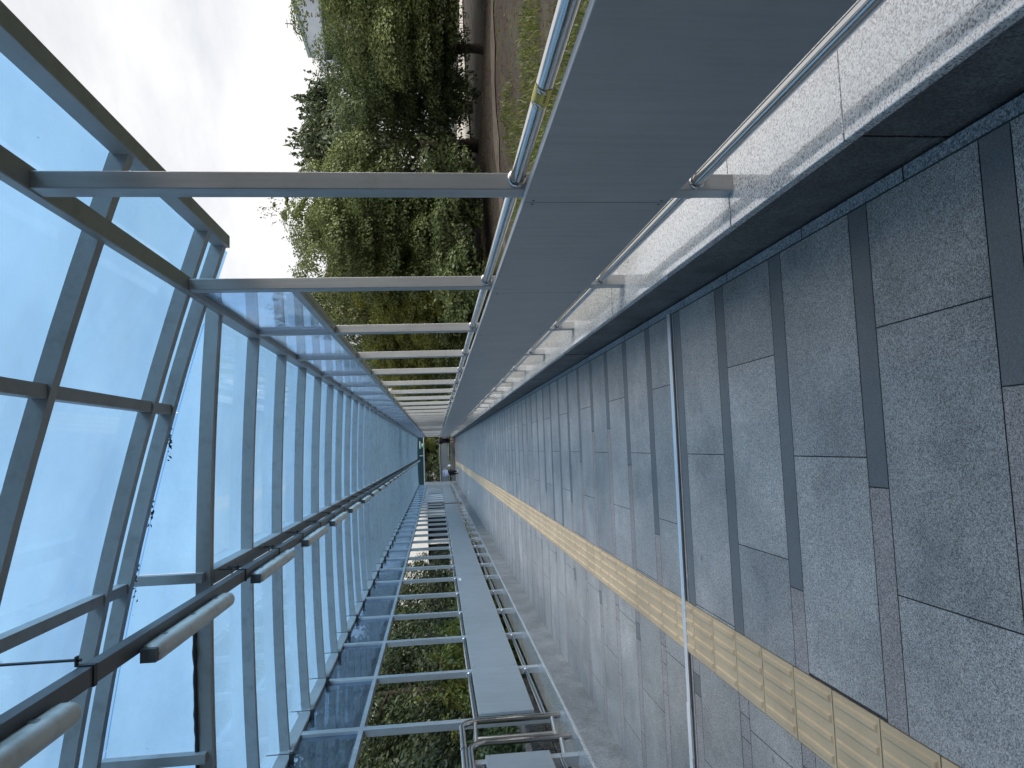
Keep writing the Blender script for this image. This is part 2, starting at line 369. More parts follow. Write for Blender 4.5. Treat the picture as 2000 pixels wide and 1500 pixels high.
# ------------------------------------------------------------------ floor
NEAR = [1.625 + .6225*i for i in range(-6, 5)]            # near edges of the narrow strips
NEAR[-1] = 4.155
rows = []                                                  # (tile_y0, tile_y1, strip_y0, strip_y1, index)
for k, y in enumerate(NEAR):
    i = k-6
    rows.append((y-.5125 if i < 4 else 3.604, y, y, y+.11, i))
y = 4.78; i = 5
rows.append((4.365, 4.78, 4.78, 4.89, 5)); y = 4.89
while y < YEND:
    i += 1; rows.append((y, min(y+.5125, YEND), y+.5125, y+.6225, i)); y += .6225
ENDX = [.11, -.186, -.643, -1.5, -1.5, -.64, -.18, .12]
fl = MB(); G = .0022
TX0, TX1 = -1.287, -.981                                   # tactile band
def tile(x0, x1, y0, y1, mi):
    if x1-x0 < .012 or y1-y0 < .012: return
    z = .004
    fl.add([(x0+G,y0+G,z),(x1-G,y0+G,z),(x1-G,y1-G,z),(x0+G,y1-G,z)], [(0,1,2,3)], mi)
def run(x0, x1, y0, y1, mi):
    """lay from x0 to x1 leaving the tactile band free"""
    for a, b in ((x0, min(x1, TX0)), (max(x0, TX1), x1)):
        if b > a: tile(a, b, y0, y1, mi)
BX = .79
fl.add([(-2.6,Y0,0),(XR,Y0,0),(XR,YEND+1.2,0),(-2.6,YEND+1.2,0)], [(0,1,2,3)], 3)
for (a, b, c, d, i) in rows:
    if d < Y0+.4: continue
    j0 = .355 if i % 2 else -.084
    js = [x for x in [j0+.88*k for k in range(-5, 4)] if -2.58 < x < BX]
    if i in (1, 2, 3): js = {1: [.355, -.533, -1.42, -2.3], 2: [-.084, -.97, -1.86], 3: [.36, -.53, -1.43, -2.3]}[i]
    ed = sorted([-2.6] + js + [BX])
    for x0, x1 in zip(ed[:-1], ed[1:]): run(x0, x1, a, b, 0)
    e = ENDX[i % 8]
    run(max(e, -1.0) if e > -1.2 else TX1, BX, c, d, 1)
    rest = e if e > -1.2 else TX1
    cut = [-2.6, -2.2+.25*((i*7) % 3), -1.5, -1.38, rest]
    for x0, x1 in zip(cut[:-1], cut[1:]):
        dark = (x0 == -1.5 and i >= 2 and i % 2 == 0)
        run(x0, x1, c, d, 1 if dark else 2)
tile(-2.6, BX, 4.268, 4.298, 2)
yb = Y0
while yb < YEND:
    L = .62 + .25*random.random(); fl.add([(BX+.004,yb+.004,.005),(XR-.001,yb+.004,.005),(XR-.001,yb+L-.004,.005),(BX+.004,yb+L-.004,.005)], [(0,1,2,3)], 4); yb += L
tag(fl.build('walkway_floor', [M['granite'], M['dark_granite'], M['pink_granite'], M['grout'], M['border_granite']]), kind='structure')

tp = MB(); yb = Y0 + .1; k = 0
def bar(x0, x1, y0, y1, z0, h, b=.007):
    vs = [(x0,y0,z0),(x1,y0,z0),(x1,y1,z0),(x0,y1,z0),(x0+b,y0+b,z0+h),(x1-b,y0+b,z0+h),(x1-b,y1-b,z0+h),(x0+b,y1-b,z0+h)]
    tp.add(vs, [(4,5,6,7),(0,1,5,4),(1,2,6,5),(2,3,7,6),(3,0,4,7)])
while yb < YEND-1:
    tp.box(TX0+.002, TX1-.002, yb+.003, yb+.3-.003, .001, .007)
    for q in range(4):
        xc_ = TX0 + .038 + q*.0765
        bar(xc_-.017, xc_+.017, yb+.014, yb+.286, .0069, .0075)
    yb += .3
tag(tp.build('tactile_path', M['tactile']), kind='structure')

# metal expansion joint: two lengths of cover strip, the left one brighter
ej = thing('expansion_joint', 'thin bright metal cover strip crossing the floor and the yellow tactile band', 'expansion joint')
b = MB(); z = .0135
def slab4(b, x0, x1, ya, yb_, wd, z0, z1):
    vs = [(x0,ya,z0),(x1,yb_,z0),(x1,yb_+wd,z0),(x0,ya+wd,z0),(x0,ya,z1),(x1,yb_,z1),(x1,yb_+wd,z1),(x0,ya+wd,z1)]
    b.add(vs, [(3,2,1,0),(4,5,6,7),(0,1,5,4),(1,2,6,5),(2,3,7,6),(3,0,4,7)])
slab4(b, -1.6, .80, 4.325, 4.305, .055, .003, .0145); b.build('cover_strip', M['strip_metal'], ej)
b = MB(); slab4(b, -2.59, -1.602, 4.335, 4.333, .058, .003, .0155)
o = b.build('cover_strip', M['strip_white'], ej); tag(o, 'brighter white length of cover strip')

# ------------------------------------------------------------------ kerb walls
def kerb(side):
    if side > 0:
        t = thing('granite_kerb', 'kerb wall in the upper half, polished speckled granite cap above a dark stained riser', 'kerb wall')
    else:
        t = thing('granite_kerb', 'kerb wall in the lower half with plain grey concrete face and pale cap', 'kerb wall')
    r = MB(); c = MB()
    rnd = random.Random(3 if side > 0 else 5)
    if side > 0:
        yb = Y0
        cuts = [-2.2, -.6, 1.855, 3.45, 5.05]
        while cuts[-1] < YEND: cuts.append(cuts[-1] + 1.6)
        for a, b_ in zip(cuts[:-1], cuts[1:]):
            j = rnd.uniform(-.004, .004)
            r.box(XR+.012+j, 1.25, a+.006, b_-.004, -.3, CAPZ-.034)
        caps = [-2.2, -.3, 1.855, 2.645, 4.55, 5.2]
        while caps[-1] < YEND: caps.append(caps[-1] + .98)
        for a, b_ in zip(caps[:-1], caps[1:]):
            if abs(a-4.55) < .01: a += .022
            c.bbox(XR-.004, 1.30, a+.002, min(b_, YEND)-.0015, CAPZ-.035, CAPZ+rnd.uniform(-.0006, .0006), .003)
        r.build('riser', M['riser_stone'], t); c.build('cap', M['white_granite'], t)
    else:
        yb = Y0
        while yb < YEND:
            L = 6.5; r.box(-3.0, XL, yb, min(yb+L, YEND)-.008, -.3, CAPZ-.03); yb += L
        yb = Y0
        while yb < YEND:
            L = .82; c.bbox(-3.02, XL+.006, yb+.0015, min(yb+L, YEND)-.0015, CAPZ-.03, CAPZ, .003); yb += L
        r.build('riser', M['riser_concrete'], t); c.build('cap', M['white_granite'], t)
kerb(1); kerb(-1)

# ------------------------------------------------------------------ walkway canopy
can = thing('walkway_canopy', 'long steel canopy with grey posts, shallow arches and blue glass roof', 'canopy', (XC, 30, 0))
def P_(mb, name, mat): 
    o = mb.build(name, mat, can); o.matrix_parent_inverse = Matrix.Translation((-XC, -30, 0)); return o
PW, PD = .066, .092
for i, y in enumerate(POSTS):
    for s in (1, -1):
        if s < 0 and abs(y - 5.84) < .1: pass
        x0, x1 = (PXR, PXR+PW) if s > 0 else (PXL-PW-.008, PXL)
        b = MB(); b.bbox(x0, x1, y, y+PD, CAPZ-.002, 2.902, .004); P_(b, 'post', M['post'])
for s in (1, -1):
    x0, x1 = (PXR-.006, PXR+PW+.02) if s > 0 else (PXL-PW-.022, PXL+.006)
    b = MB(); b.bbox(x0, x1, Y0, YEND, 2.90, 2.947, .004); P_(b, 'eave_beam', M['beam'])
    b = MB()
    ys_ = [y for y in POSTS if y > (4.1 if s > 0 else 0)]
    for a in ys_:
        xa, xb = (PXR+.004, PXR+PW-.006) if s > 0 else (PXL-PW+.006, PXL-.004)
        b.box(xa, xb, a+PD, a+1.62, 2.295, 2.34)
        b.box(xa+.03 if s > 0 else xa-.012, xb+.012 if s > 0 else xb-.03, a+PD, a+1.62, 2.288, 2.2948)
    P_(b, 'transom_rail', M['post'])
    for a in ys_:
        if a+1.62 > YEND: continue
        xm = PXR+.034 if s > 0 else PXL-.034
        b = MB(); b.box(xm-.004, xm+.004, a+PD+.001, a+1.619, 2.34, 2.90); P_(b, 'transom_pane', M['side_glass'])
for s in (1, -1):                                                   # upstand between the eave and the roof panes
    x0, x1 = (PXR+.001, PXR+.06) if s > 0 else (PXL-.06, PXL-.001)
    b = MB(); b.box(x0, x1, 4.985, YEND, 2.9475, 3.0185); P_(b, 'upstand', M['beam'])
def az(x): return 2.995 - .06*((x-XC)/1.858)**2
AX = [PXL-PW-.02 + (PXR+PW+.02-PXL+PW+.02)*k/24 for k in range(25)]
def arch(y0, y1, h=.088, zo=0):
    b = MB(); vs = []
    for x in AX: vs += [(x,y0,az(x)+zo),(x,y1,az(x)+zo),(x,y1,az(x)+h+zo),(x,y0,az(x)+h+zo)]
    fs = []
    for k in range(len(AX)-1):
        a = 4*k; c = a+4
        for q in range(4): fs.append((a+q, a+(q+1) % 4, c+(q+1) % 4, c+q))
    fs += [(0,3,2,1), (len(vs)-4, len(vs)-3, len(vs)-2, len(vs)-1)]
    return b.add(vs, fs)
ARCH = [4.93 + 1.083*k for k in range(49)]
for k, y in enumerate(ARCH):
    P_(arch(y, y+.05), 'arch_beam', M['beam'])
    if k == 0: P_(arch(y+.058, y+.085, .095), 'arch_beam', M['beam'])
for k, y in enumerate(ARCH):
    ya, yb = y+.03, min(y+1.083+.02, YEND)
    for (xa, xb) in ((PXL-.08, XC-.006), (XC+.006, PXR+.08)):
        b = MB(); n = 9; vs = []
        for q in range(n):
            x = xa + (xb-xa)*q/(n-1); zz = az(x)+.0895
            vs += [(x,ya,zz),(x,yb,zz),(x,yb,zz+.008),(x,ya,zz+.008)]
        fs = []
        for q in range(n-1):
            a = 4*q; c = a+4
            for r_ in range(4): fs.append((a+r_, c+r_, c+(r_+1) % 4, a+(r_+1) % 4))
        fs += [(0,1,2,3), (4*n-1, 4*n-2, 4*n-3, 4*n-4)]
        b.add(vs, fs, 0, False); P_(b, 'roof_pane', M['roof_glass'])
CX = -.79
b = MB(); b.bbox(CX-.05, CX+.045, ARCH[0]+.09, YEND, 2.9895, 3.08, .003); P_(b, 'crown_beam', M['beam'])
for k, y in enumerate(ARCH[1:]):                                    # dark straps with threaded rods under the left eave
    b = MB(); yy = y-.2
    b.bbox(PXL-.17, PXL+.06, yy-.024, yy+.024, 2.858, 2.896, .004)
    b.tube([(PXL+.05, yy, 2.835), (PXL+.05, yy, 3.1)], .0045, 6); b.tube([(PXL-.155, yy, 2.84), (PXL-.155, yy, 2.93)], .007, 6)
    b.tube([(PXL+.05, yy, 2.846), (PXL+.05, yy, 2.857)], .011, 6)
    P_(b, 'strap', M['black_iron'])

# ------------------------------------------------------------------ entrance canopy (sloping glass roof over the near end)
ent = thing('entrance_canopy', 'sloping blue glass entrance canopy of grey beams over the near end', 'canopy', (0, 2, 0))
def E_(mb, name, mat):
    o = mb.build(name, mat, ent); o.matrix_parent_inverse = Matrix.Translation((0, -2, 0)); return o
def ez(x): return 3.197 - .243*x - .028*x*x
EX = [1.37 - 5.4*k/20 for k in range(21)]
def sweep(y0, y1, z0, z1, xs=EX):
    b = MB(); vs = []
    for x in xs: vs += [(x,y0,ez(x)+z0),(x,y1,ez(x)+z0),(x,y1,ez(x)+z1),(x,y0,ez(x)+z1)]
    fs = []
    for k in range(len(xs)-1):
        a = 4*k; c = a+4
        for q in range(4): fs.append((a+q, c+q, c+(q+1) % 4, a+(q+1) % 4))
    fs += [(0,1,2,3), tuple(reversed(range(len(vs)-4, len(vs))))]
    return b.add(vs, fs)
CB = [.95, 2.08, 3.2, 4.315, 4.625]
for y in CB: E_(sweep(y, y+.058, 0, .082), 'cross_beam', M['beam'])
b = MB(); b.bbox(1.345, 1.425, Y0, 4.683, ez(1.385)-.012, ez(1.385)+.078, .003); E_(b, 'rim_beam', M['beam'])
for x in (.304, -.776, -1.83, -2.9):
    b = MB(); segs = [Y0] + CB
    for a, c in zip(segs[:-1], segs[1:]): b.box(x-.03, x+.03, (a+.058 if a > Y0 else a), c, ez(x)+.012, ez(x)+.076)
    E_(b, 'purlin', M['beam'])
for a, c in zip([Y0]+CB[:-1], CB):
    for xa, xb in zip((1.40, .304, -.776, -1.83, -2.9), (.304, -.776, -1.83, -2.9, -4.0)):
        xs_ = [xa-.004 + (xb-xa+.008)*k/5 for k in range(6)]
        E_(sweep(a+.03, c+.028 if c < 4.6 else 4.96, .0835, .0915, xs_), 'roof_pane', M['roof_glass'])
# glazed gable between the sloping roof and the first arch
gx = [.9 - 4.6*k/20 for k in range(21)]
for xa, xb in ((.9, -.745), (-.81, -1.87), (-1.93, -3.6)):
    xs_ = [xa + (xb-xa)*k/6 for k in range(7)]
    b = MB(); vs = []
    for x in xs_:
        lo = az(x)+.0885 if x > PXL-.1 else 3.0
        vs += [(x,4.94,lo),(x,4.948,lo),(x,4.948,max(lo+.001, ez(x)+.0825)),(x,4.94,max(lo+.001, ez(x)+.0825))]
    fs = []
    for k in range(len(xs_)-1):
        a = 4*k; c = a+4
        for q in range(4): fs.append((a+q, a+(q+1) % 4, c+(q+1) % 4, c+q))
    fs += [(0,3,2,1), (len(vs)-4, len(vs)-3, len(vs)-2, len(vs)-1)]
    b.add(vs, fs); E_(b, 'gable_pane', M['roof_glass'])
for x in (-.777, -1.9):
    b = MB(); b.box(x-.03, x+.03, 4.875, 4.939, az(x)+.03, ez(x)+.08); E_(b, 'mullion', M['beam'])
b = MB(); rr = random.Random(2); pts = []
for k in range(40):
    x = -1.1 - 1.9*k/39; pts.append((x, 4.925 + rr.uniform(-.006, .006), az(x)+.092))
b.tube(pts, [.008+.008*rr.random() for _ in pts], 6); E_(b, 'seal_strip', M['rubber'])

# wind-blown leaves lying against the beam
def leaf_clump(loc, n, spread, label, seed):
    rr = random.Random(seed); b = MB()
    for _ in range(n):
        c = Vector((rr.gauss(0, spread[0]), rr.gauss(0, spread[1]), abs(rr.gauss(0, spread[2]))))
        a = rr.uniform(0, 2*PI); l = rr.uniform(.018, .045); wd = l*rr.uniform(.25, .45)
        d = Vector((math.cos(a), math.sin(a), rr.uniform(-.4, .6))).normalized(); s = d.cross(Vector((rr.random(), rr.random(), 1))).normalized()
        up = d.cross(s)*.006
        vs = [c-d*l*.5, c+s*wd*.5+up, c+d*l*.5, c-s*wd*.5+up, c-up*.3]
        b.add(vs, [(0,1,4), (1,2,4), (2,3,4), (3,0,4)])
    o = b.build('leaf_debris', M['leaf_dry']); o.location = loc
    tag(o, label, 'leaves', 'dead leaves caught by the gable beam'); return o
leaf_clump((-.72, 4.712, ez(-.72)+.0), 30, (.05, .012, .03), 'large clump of dead leaves beside the stub mullion of the glazed gable', 1)
leaf_clump((-.30, 4.712, ez(-.3)+.0), 26, (.05, .012, .02), 'long clump of dead leaves on the gable beam midway along the glazed gable', 2)
leaf_clump((.13, 4.712, ez(.13)+.0), 30, (.06, .012, .012), 'thin row of dead leaves near the narrow upper end of the glazed gable', 3)
leaf_clump((-1.14, 4.712, ez(-1.14)-.03), 6, (.015, .01, .01), 'tiny dead leaf hanging from the gable beam beside the cable tray', 4)

# ------------------------------------------------------------------ cable tray with lamps
TXc = -.83
tray = thing('cable_tray', 'dark steel cable tray running under the crown of the glass roof', 'cable tray', (TXc, 2, 2.9))
def T_(mb, name, mat):
    o = mb.build(name, mat, tray); o.matrix_parent_inverse = Matrix.Translation((-TXc, -2, -2.9)); return o
b = MB()
b.box(TXc-.032, TXc+.032, .4, YEND-.1, 2.852, 2.858); b.box(TXc-.036, TXc-.0325, .4, YEND-.1, 2.852, 2.905); b.box(TXc+.0325, TXc+.036, .4, YEND-.1, 2.852, 2.905)
T_(b, 'channel', M['tray'])
b = MB(); b.tube([(TXc+.01, .4, 2.868), (TXc+.012, 20, 2.868), (TXc+.005, YEND-.2, 2.868)], .009, 8); T_(b, 'cable', M['rubber'])
hang = [1.2, 3.03] + [ARCH[k]+.33 for k in range(0, 48)]
for k, y in enumerate(hang):
    b = MB(); top = ez(TXc)+.03 if y < 4.7 else 2.992
    b.box(TXc-.0385, TXc+.0385, y-.014, y+.014, 2.846, 2.8515); b.box(TXc-.042, TXc-.0365, y-.014, y+.014, 2.846, 2.915); b.box(TXc+.0365, TXc+.042, y-.014, y+.014, 2.846, 2.915)
    if y < 4.7:
        b.tube([(TXc+.06, y, 2.90), (TXc+.06, y, top)], .006, 6); b.box(TXc+.0365, TXc+.075, y-.012, y+.012, 2.9151, 2.921)
    else:
        b.tube([(TXc+.052, y+.06, 2.90), (TXc+.052, y+.06, top)], .005, 6); b.box(TXc+.0365, TXc+.066, y-.01, y+.07, 2.9151, 2.919)
        T_(b, 'hanger', M['black_iron']); b = MB()
        b.tube([(TXc+.07, y-.16, 2.99), (TXc+.07, y-.16, 2.90), (TXc+.03, y-.16, 2.90)], .0045, 6)
    T_(b, 'hanger' if y < 4.7 else 'hook', M['black_iron'])

def make_lamp():
    t = thing('batten_lamp', 'x', 'lamp', (0,0,0), 0, 'batten lamps under the cable tray')
    L = 1.2; b = MB()
    n = 12; prof = [(.042*math.cos(a), -.036 + .034*math.sin(a)) for a in [PI + PI*k/n for k in range(n+1)]]
    prof = [(-.042, .0)] + prof + [(.042, .0)]
    ys_ = [0, .006, .02, .05, L-.05, L-.02, L-.006, L]; sc = [.7, .86, .96, 1, 1, .96, .86, .7]
    vs = []; k_ = len(prof)
    for y_, s_ in zip(ys_, sc):
        for (x_, z_) in prof: vs.append((x_*s_, y_, (z_+.03)*s_-.03))
    fs = []
    for i_ in range(len(ys_)-1):
        for q in range(k_): fs.append((i_*k_+q, i_*k_+(q+1) % k_, (i_+1)*k_+(q+1) % k_, (i_+1)*k_+q))
    b.add(vs, fs, 0, True); b.add(vs[:k_], [tuple(reversed(range(k_)))]); b.add(vs[-k_:], [tuple(range(k_))])
    b.build('diffuser', M['lamp_body'], t)
    b = MB(); b.box(-.032, .032, .03, L-.03, .0005, .022); b.build('base', M['lamp_body'], t)
    b = MB(); b.box(-.03, .03, -.035, .0, -.055, .012); b.build('end_cap', M['lamp_cap'], t)
    for q in (.2, .6, 1.0):
        b = MB(); b.box(-.046, -.0425, q-.015, q+.015, -.02, .01); b.build('clip', M['steel_worn'], t)
        b = MB(); b.box(.0425, .046, q-.015, q+.015, -.02, .01); b.build('clip', M['steel_worn'], t)
    return t
lamp0 = make_lamp()
ordn = ['nearest', 'second', 'third', 'fourth', 'fifth', 'sixth', 'seventh', 'eighth', 'ninth', 'tenth', 'eleventh', 'twelfth']
LY = [1.55, 3.47, 5.38] + [7.30+1.86*k for k in range(27)]
for k, y in enumerate(LY):
    if y > YEND-1.4: break
    if k == 0: lab = 'nearest dusty white batten lamp, cut off by the picture edge under the entrance roof'
    elif k == 1: lab = 'second dusty batten lamp on the tray, longest in view, below the glazed gable'
    elif k < 12: lab = f'{ordn[k]} batten lamp counted from the near end of the cable tray'
    else: lab = 'tiny far batten lamp in the run of lamps towards the end wall'
    o = lamp0 if k == 0 else dup(lamp0)
    o.location = (TXc-.046, y, 2.829); o['label'] = lab

# unseen wall added behind the viewer to shade the near end of the walkway
shf_ = thing('shade_front', 'unseen grey wall with a dark doorway, added behind the viewer to shade the near walkway', 'building', (-.9, -2.4, 0))
b = MB(); b.box(-8, -2.2, -.4, 0, -.3, 9.5); b.box(2.3, 14.5, -.4, 0, -.3, 9.5); b.box(-2.2, 2.3, -.4, 0, 2.7, 9.5); b.build('wall', M['wall_grey'], shf_)
b = MB(); b.box(-2.2, 2.3, -.36, -.3, 0, 2.7); b.build('doorway', M['window'], shf_)  # dark fill for the opening in the added shading wall

# ------------------------------------------------------------------ railings
def railing(side, ya, yb, label, first_joint=None, full=True):
    t = thing('panel_railing', label, 'railing', (PXR if side > 0 else PXL, ya, CAPZ))
    loc = t.location.copy()
    def R_(mb, name, mats):
        o = mb.build(name, mats, t); o.matrix_parent_inverse = Matrix.Translation(-loc); return o
    s = side
    xin = PXR-.034 if s > 0 else PXL+.034         # inner face of panels
    x0, x1 = (xin, PXR-.002) if s > 0 else (PXL+.002, xin)
    ps = [p for p in POSTS if ya-1.7 < p < yb+.1]
    edges = [ya] + [p+.045 for p in ps if ya+.1 < p+.045 < yb-.1] + [yb]
    for a, c in zip(edges[:-1], edges[1:]):
        b = MB(); b.bbox(x0, x1, a+.0025, c-.0025, .567, 1.138, .0025)
        b.box(x0+.001, x1-.001, a+.004, c-.004, 1.1383, 1.1408, 1)
        for yy in (a+.02, c-.02):
            for zz in (.6, 1.105):
                xx = x0 if s > 0 else x1
                b.tube([(xx-.0015*s, yy, zz), (xx+.002*s, yy, zz)], .005, 8, 2)
        R_(b, 'panel', [M['panel'], M['panel_edge'], M['black_iron']])
    xh = (PXR+.041) if s > 0 else (PXL-.041); xl = xh-.008*s
    b = MB(); b.tube([(xh, ya, 1.17), (xh, (ya+yb)/2, 1.17), (xh, yb, 1.17)], .0265, 28); R_(b, 'handrail', M['steel'])
    b = MB(); b.tube([(xl, ya, .465), (xl, (ya+yb)/2, .465), (xl, yb, .465)], .0235, 24); R_(b, 'lower_rail', M['steel'])
    for p in ps:
        if p < ya-.05 or p > yb: continue
        for (xx, zz, rr) in ((xh, 1.17, .0265), (xl, .465, .0235)):
            ya_, yb_ = p-.008, p+PD+.008
            b = MB().tube([(xx, ya_-.008, zz), (xx, ya_-.004, zz), (xx, ya_+.004, zz), (xx, ya_+.0075, zz), (xx, yb_-.0075, zz), (xx, yb_-.004, zz), (xx, yb_+.004, zz), (xx, yb_+.008, zz)],
                          [rr+.003, rr+.0095, rr+.0095, rr+.002, rr+.002, rr+.0095, rr+.0095, rr+.003], 24)
            R_(b, 'collar', M['steel'])
    return t
railing(1, Y0, YEND, 'railing in the upper half with large dark grey metal panels and yellow handrail sticker')
railing(-1, 7.56, YEND, 'long railing in the lower half with pale grey panels and small white label')
near_rail = railing(-1, Y0, 6.57, 'short pale panel railing cut off by the bottom edge beside the tube hoops')
# short post that carries the near end of the left railing
b = MB(); b.bbox(PXL-.1, PXL-.01, 6.50, 6.59, CAPZ, 1.235, .003); b.box(PXL-.103, PXL-.007, 6.497, 6.593, 1.2352, 1.241)
o = b.build('end_post', M['post'], near_rail); o.matrix_parent_inverse = Matrix.Translation(-near_rail.location)
# nested tube hoops closing the gap in the left railing
hp = thing('tube_barrier', 'pair of bent stainless tube hoops in the railing gap at the bottom edge', 'barrier', (PXL-.03, 7.2, CAPZ))
def H_(mb, name, mat):
    o = mb.build(name, mat, hp); o.matrix_parent_inverse = Matrix.Translation((-PXL+.03, -7.2, -CAPZ)); return o
def hoop(x, y_leg, zt, y_end, zb, r, R=.15):
    pts = [(x, y_leg, zb), (x, y_leg, zt-R)]
    for k in range(1, 8): a = PI/2*k/8; pts.append((x, y_leg-R+R*math.cos(a), zt-R+R*math.sin(a)))
    pts += [(x, y_leg-R, zt), (x, y_end, zt)]
    return MB().tube(pts, r, 18)
H_(hoop(PXL+.045, 7.33, 1.325, 5.0, .335, .03), 'outer_hoop', M['steel'])
H_(hoop(PXL+.045, 6.80, 1.27, 5.0, .325, .03), 'inner_hoop', M['steel'])
b = MB(); b.tube([(PXL-.05, 7.13, .40), (PXL-.05, 7.13, 1.19)], .026, 16); H_(b, 'baluster', M['steel_worn'])
b = MB(); b.tube([(PXL+.04, 7.33, .42), (PXL-.06, 7.10, .42)], .024, 14); H_(b, 'lower_bar', M['steel_worn']); b = MB(); b.tube([(PXL+.04, 7.30, 1.19), (PXL-.06, 7.05, 1.2)], .02, 14); H_(b, 'upper_bar', M['steel_worn'])
b = MB(); b.tube([(PXL+.04, 6.80, .42), (PXL-.06, 6.55, .42)], .024, 14); H_(b, 'lower_bar', M['steel_worn'])
b = MB(); b.tube([(PXL+.045, 6.66, 1.325), (PXL+.045, 6.70, 1.325)], .034, 16); H_(b, 'sleeve', M['steel'])
hp2 = thing('tube_barrier', 'far thin brownish tube hoop standing against the pale railing panels', 'barrier', (PXL+.06, 35.6, CAPZ))
b = MB(); pts = [(PXL+.07, 35.6, .33), (PXL+.07, 35.6, 1.1), (PXL+.05, 35.5, 1.24), (PXL, 35.3, 1.3), (PXL-.1, 35.0, 1.3)]
b.tube(pts, .02, 12)
o = b.build('hoop', M['rust'], hp2); o.matrix_parent_inverse = Matrix.Translation((-PXL-.06, -35.6, -CAPZ))
b = MB(); b.box(PXL-.02, PXL+.10, 35.3, 35.7, .34, .39); o = b.build('base', M['rust'], hp2); o.matrix_parent_inverse = Matrix.Translation((-PXL-.06, -35.6, -CAPZ))

# yellow sticker wrapped on the right handrail
xh, zh, rh = PXR+.041, 1.17, .0265
stk = thing('handrail_sticker', 'yellow lettered sticker with two oval hand icons on the steel handrail', 'sticker', (xh, 1.93, zh))
def S_(mb, name, mat):
    o = mb.build(name, mat, stk); o.matrix_parent_inverse = Matrix.Translation((-xh, -1.93, -zh)); return o
SA = math.radians(158)                          # centre of the sticker, seen from the walkway
def wrap(u, v, h):                              # u along the rail, v around it (up), h above the tube
    a = SA - v/rh
    return (xh + (rh+h)*math.cos(a), 1.93 - u, zh + (rh+h)*math.sin(a))
def patch(u0, u1, v0, v1, h, name, mat, nu=12, nv=10, rnd=.012):
    b = MB(); vs = []
    for i_ in range(nu+1):
        for j_ in range(nv+1):
            v = v0+(v1-v0)*j_/nv; u = u0+(u1-u0)*i_/nu
            d = min(j_, nv-j_)/nv*(v1-v0); cut = max(0, rnd-d); u = max(min(u, u1-cut*.6), u0+cut*.6)
            vs.append(wrap(u, v, h))
    b.add(vs, [(i_*(nv+1)+j_, (i_+1)*(nv+1)+j_, (i_+1)*(nv+1)+j_+1, i_*(nv+1)+j_+1) for i_ in range(nu) for j_ in range(nv)], 0, True)
    return S_(b, name, mat)
patch(-.056, .056, -.033, .033, .0006, 'border', M['sticker_brown'])
patch(-.0535, .0535, -.0310, .0315, .0012, 'face', M['yellow'])
def oval(cu, cv, ru, rv, h, name, mat):
    b = MB(); vs = [wrap(cu, cv, h)] + [wrap(cu+ru*math.cos(a), cv+rv*math.sin(a), h) for a in [2*PI*k/20 for k in range(20)]]
    b.add(vs, [(0, 1+k, 1+(k+1) % 20) for k in range(20)]); return S_(b, name, mat)
def stroke(u0, v0, u1, v1, wd, h, b):
    d = Vector((u1-u0, v1-v0)); n_ = Vector((-d.y, d.x)).normalized()*wd/2
    q = [(u0+n_.x, v0+n_.y), (u1+n_.x, v1+n_.y), (u1-n_.x, v1-n_.y), (u0-n_.x, v0-n_.y)]
    b.add([wrap(a_, c_, h) for a_, c_ in q], [(0,1,2,3)])
for cu in (-.0385, .0405):
    oval(cu, .002, .012, .0175, .0016, 'icon_rim', M['navy']); oval(cu, .002, .0105, .0155, .002, 'icon_disc', M['white'])
    b = MB(); stroke(cu-.006, .014, cu+.002, -.012, .006, .0024, b); stroke(cu-.007, -.004, cu+.006, .006, .005, .0027, b); S_(b, 'icon_hand', M['navy'])
def wrapped_text(body, size, cu, cv, h, name, mat):
    cu_ = bpy.data.curves.new('txt', 'FONT'); cu_.body = body; cu_.size = size; cu_.align_x = 'CENTER'; cu_.align_y = 'CENTER'
    to = bpy.data.objects.new('txt', cu_); COL.objects.link(to); bpy.context.view_layer.update()
    me = bpy.data.meshes.new_from_object(to.evaluated_get(bpy.context.evaluated_depsgraph_get()))
    vs = [tuple(v.co) for v in me.vertices]; fs = [tuple(p.vertices) for p in me.polygons]
    bpy.data.objects.remove(to); bpy.data.meshes.remove(me)
    b = MB()
    if vs: b.add([wrap(cu+x_*.92, cv+y_, h) for x_, y_, _ in vs], fs)
    return S_(b, name, mat)
wrapped_text('항균필름', .0165, .001, .0055, .0018, 'lettering', M['ink'])
b = MB()
for k in range(4): stroke(-.018+.012*k, -.014, -.010+.012*k, -.014, .006, .0018, b)
S_(b, 'small_print', M['ink'])
b = MB(); b.bbox(PXL+.0345, PXL+.0375, 15.0, 15.27, 1.055, 1.112, .0008)
tag(b.build('wall_label', M['white']), 'small white label stuck on a pale railing panel', 'label')
b = MB(); b.box(-2.16, -2.08, 34.2, 34.42, .0075, .012); b.box(-2.15, -2.12, 34.25, 34.37, .0122, .03)
tag(b.build('litter', M['white']), 'tiny white scrap of litter lying on the far floor', 'litter')

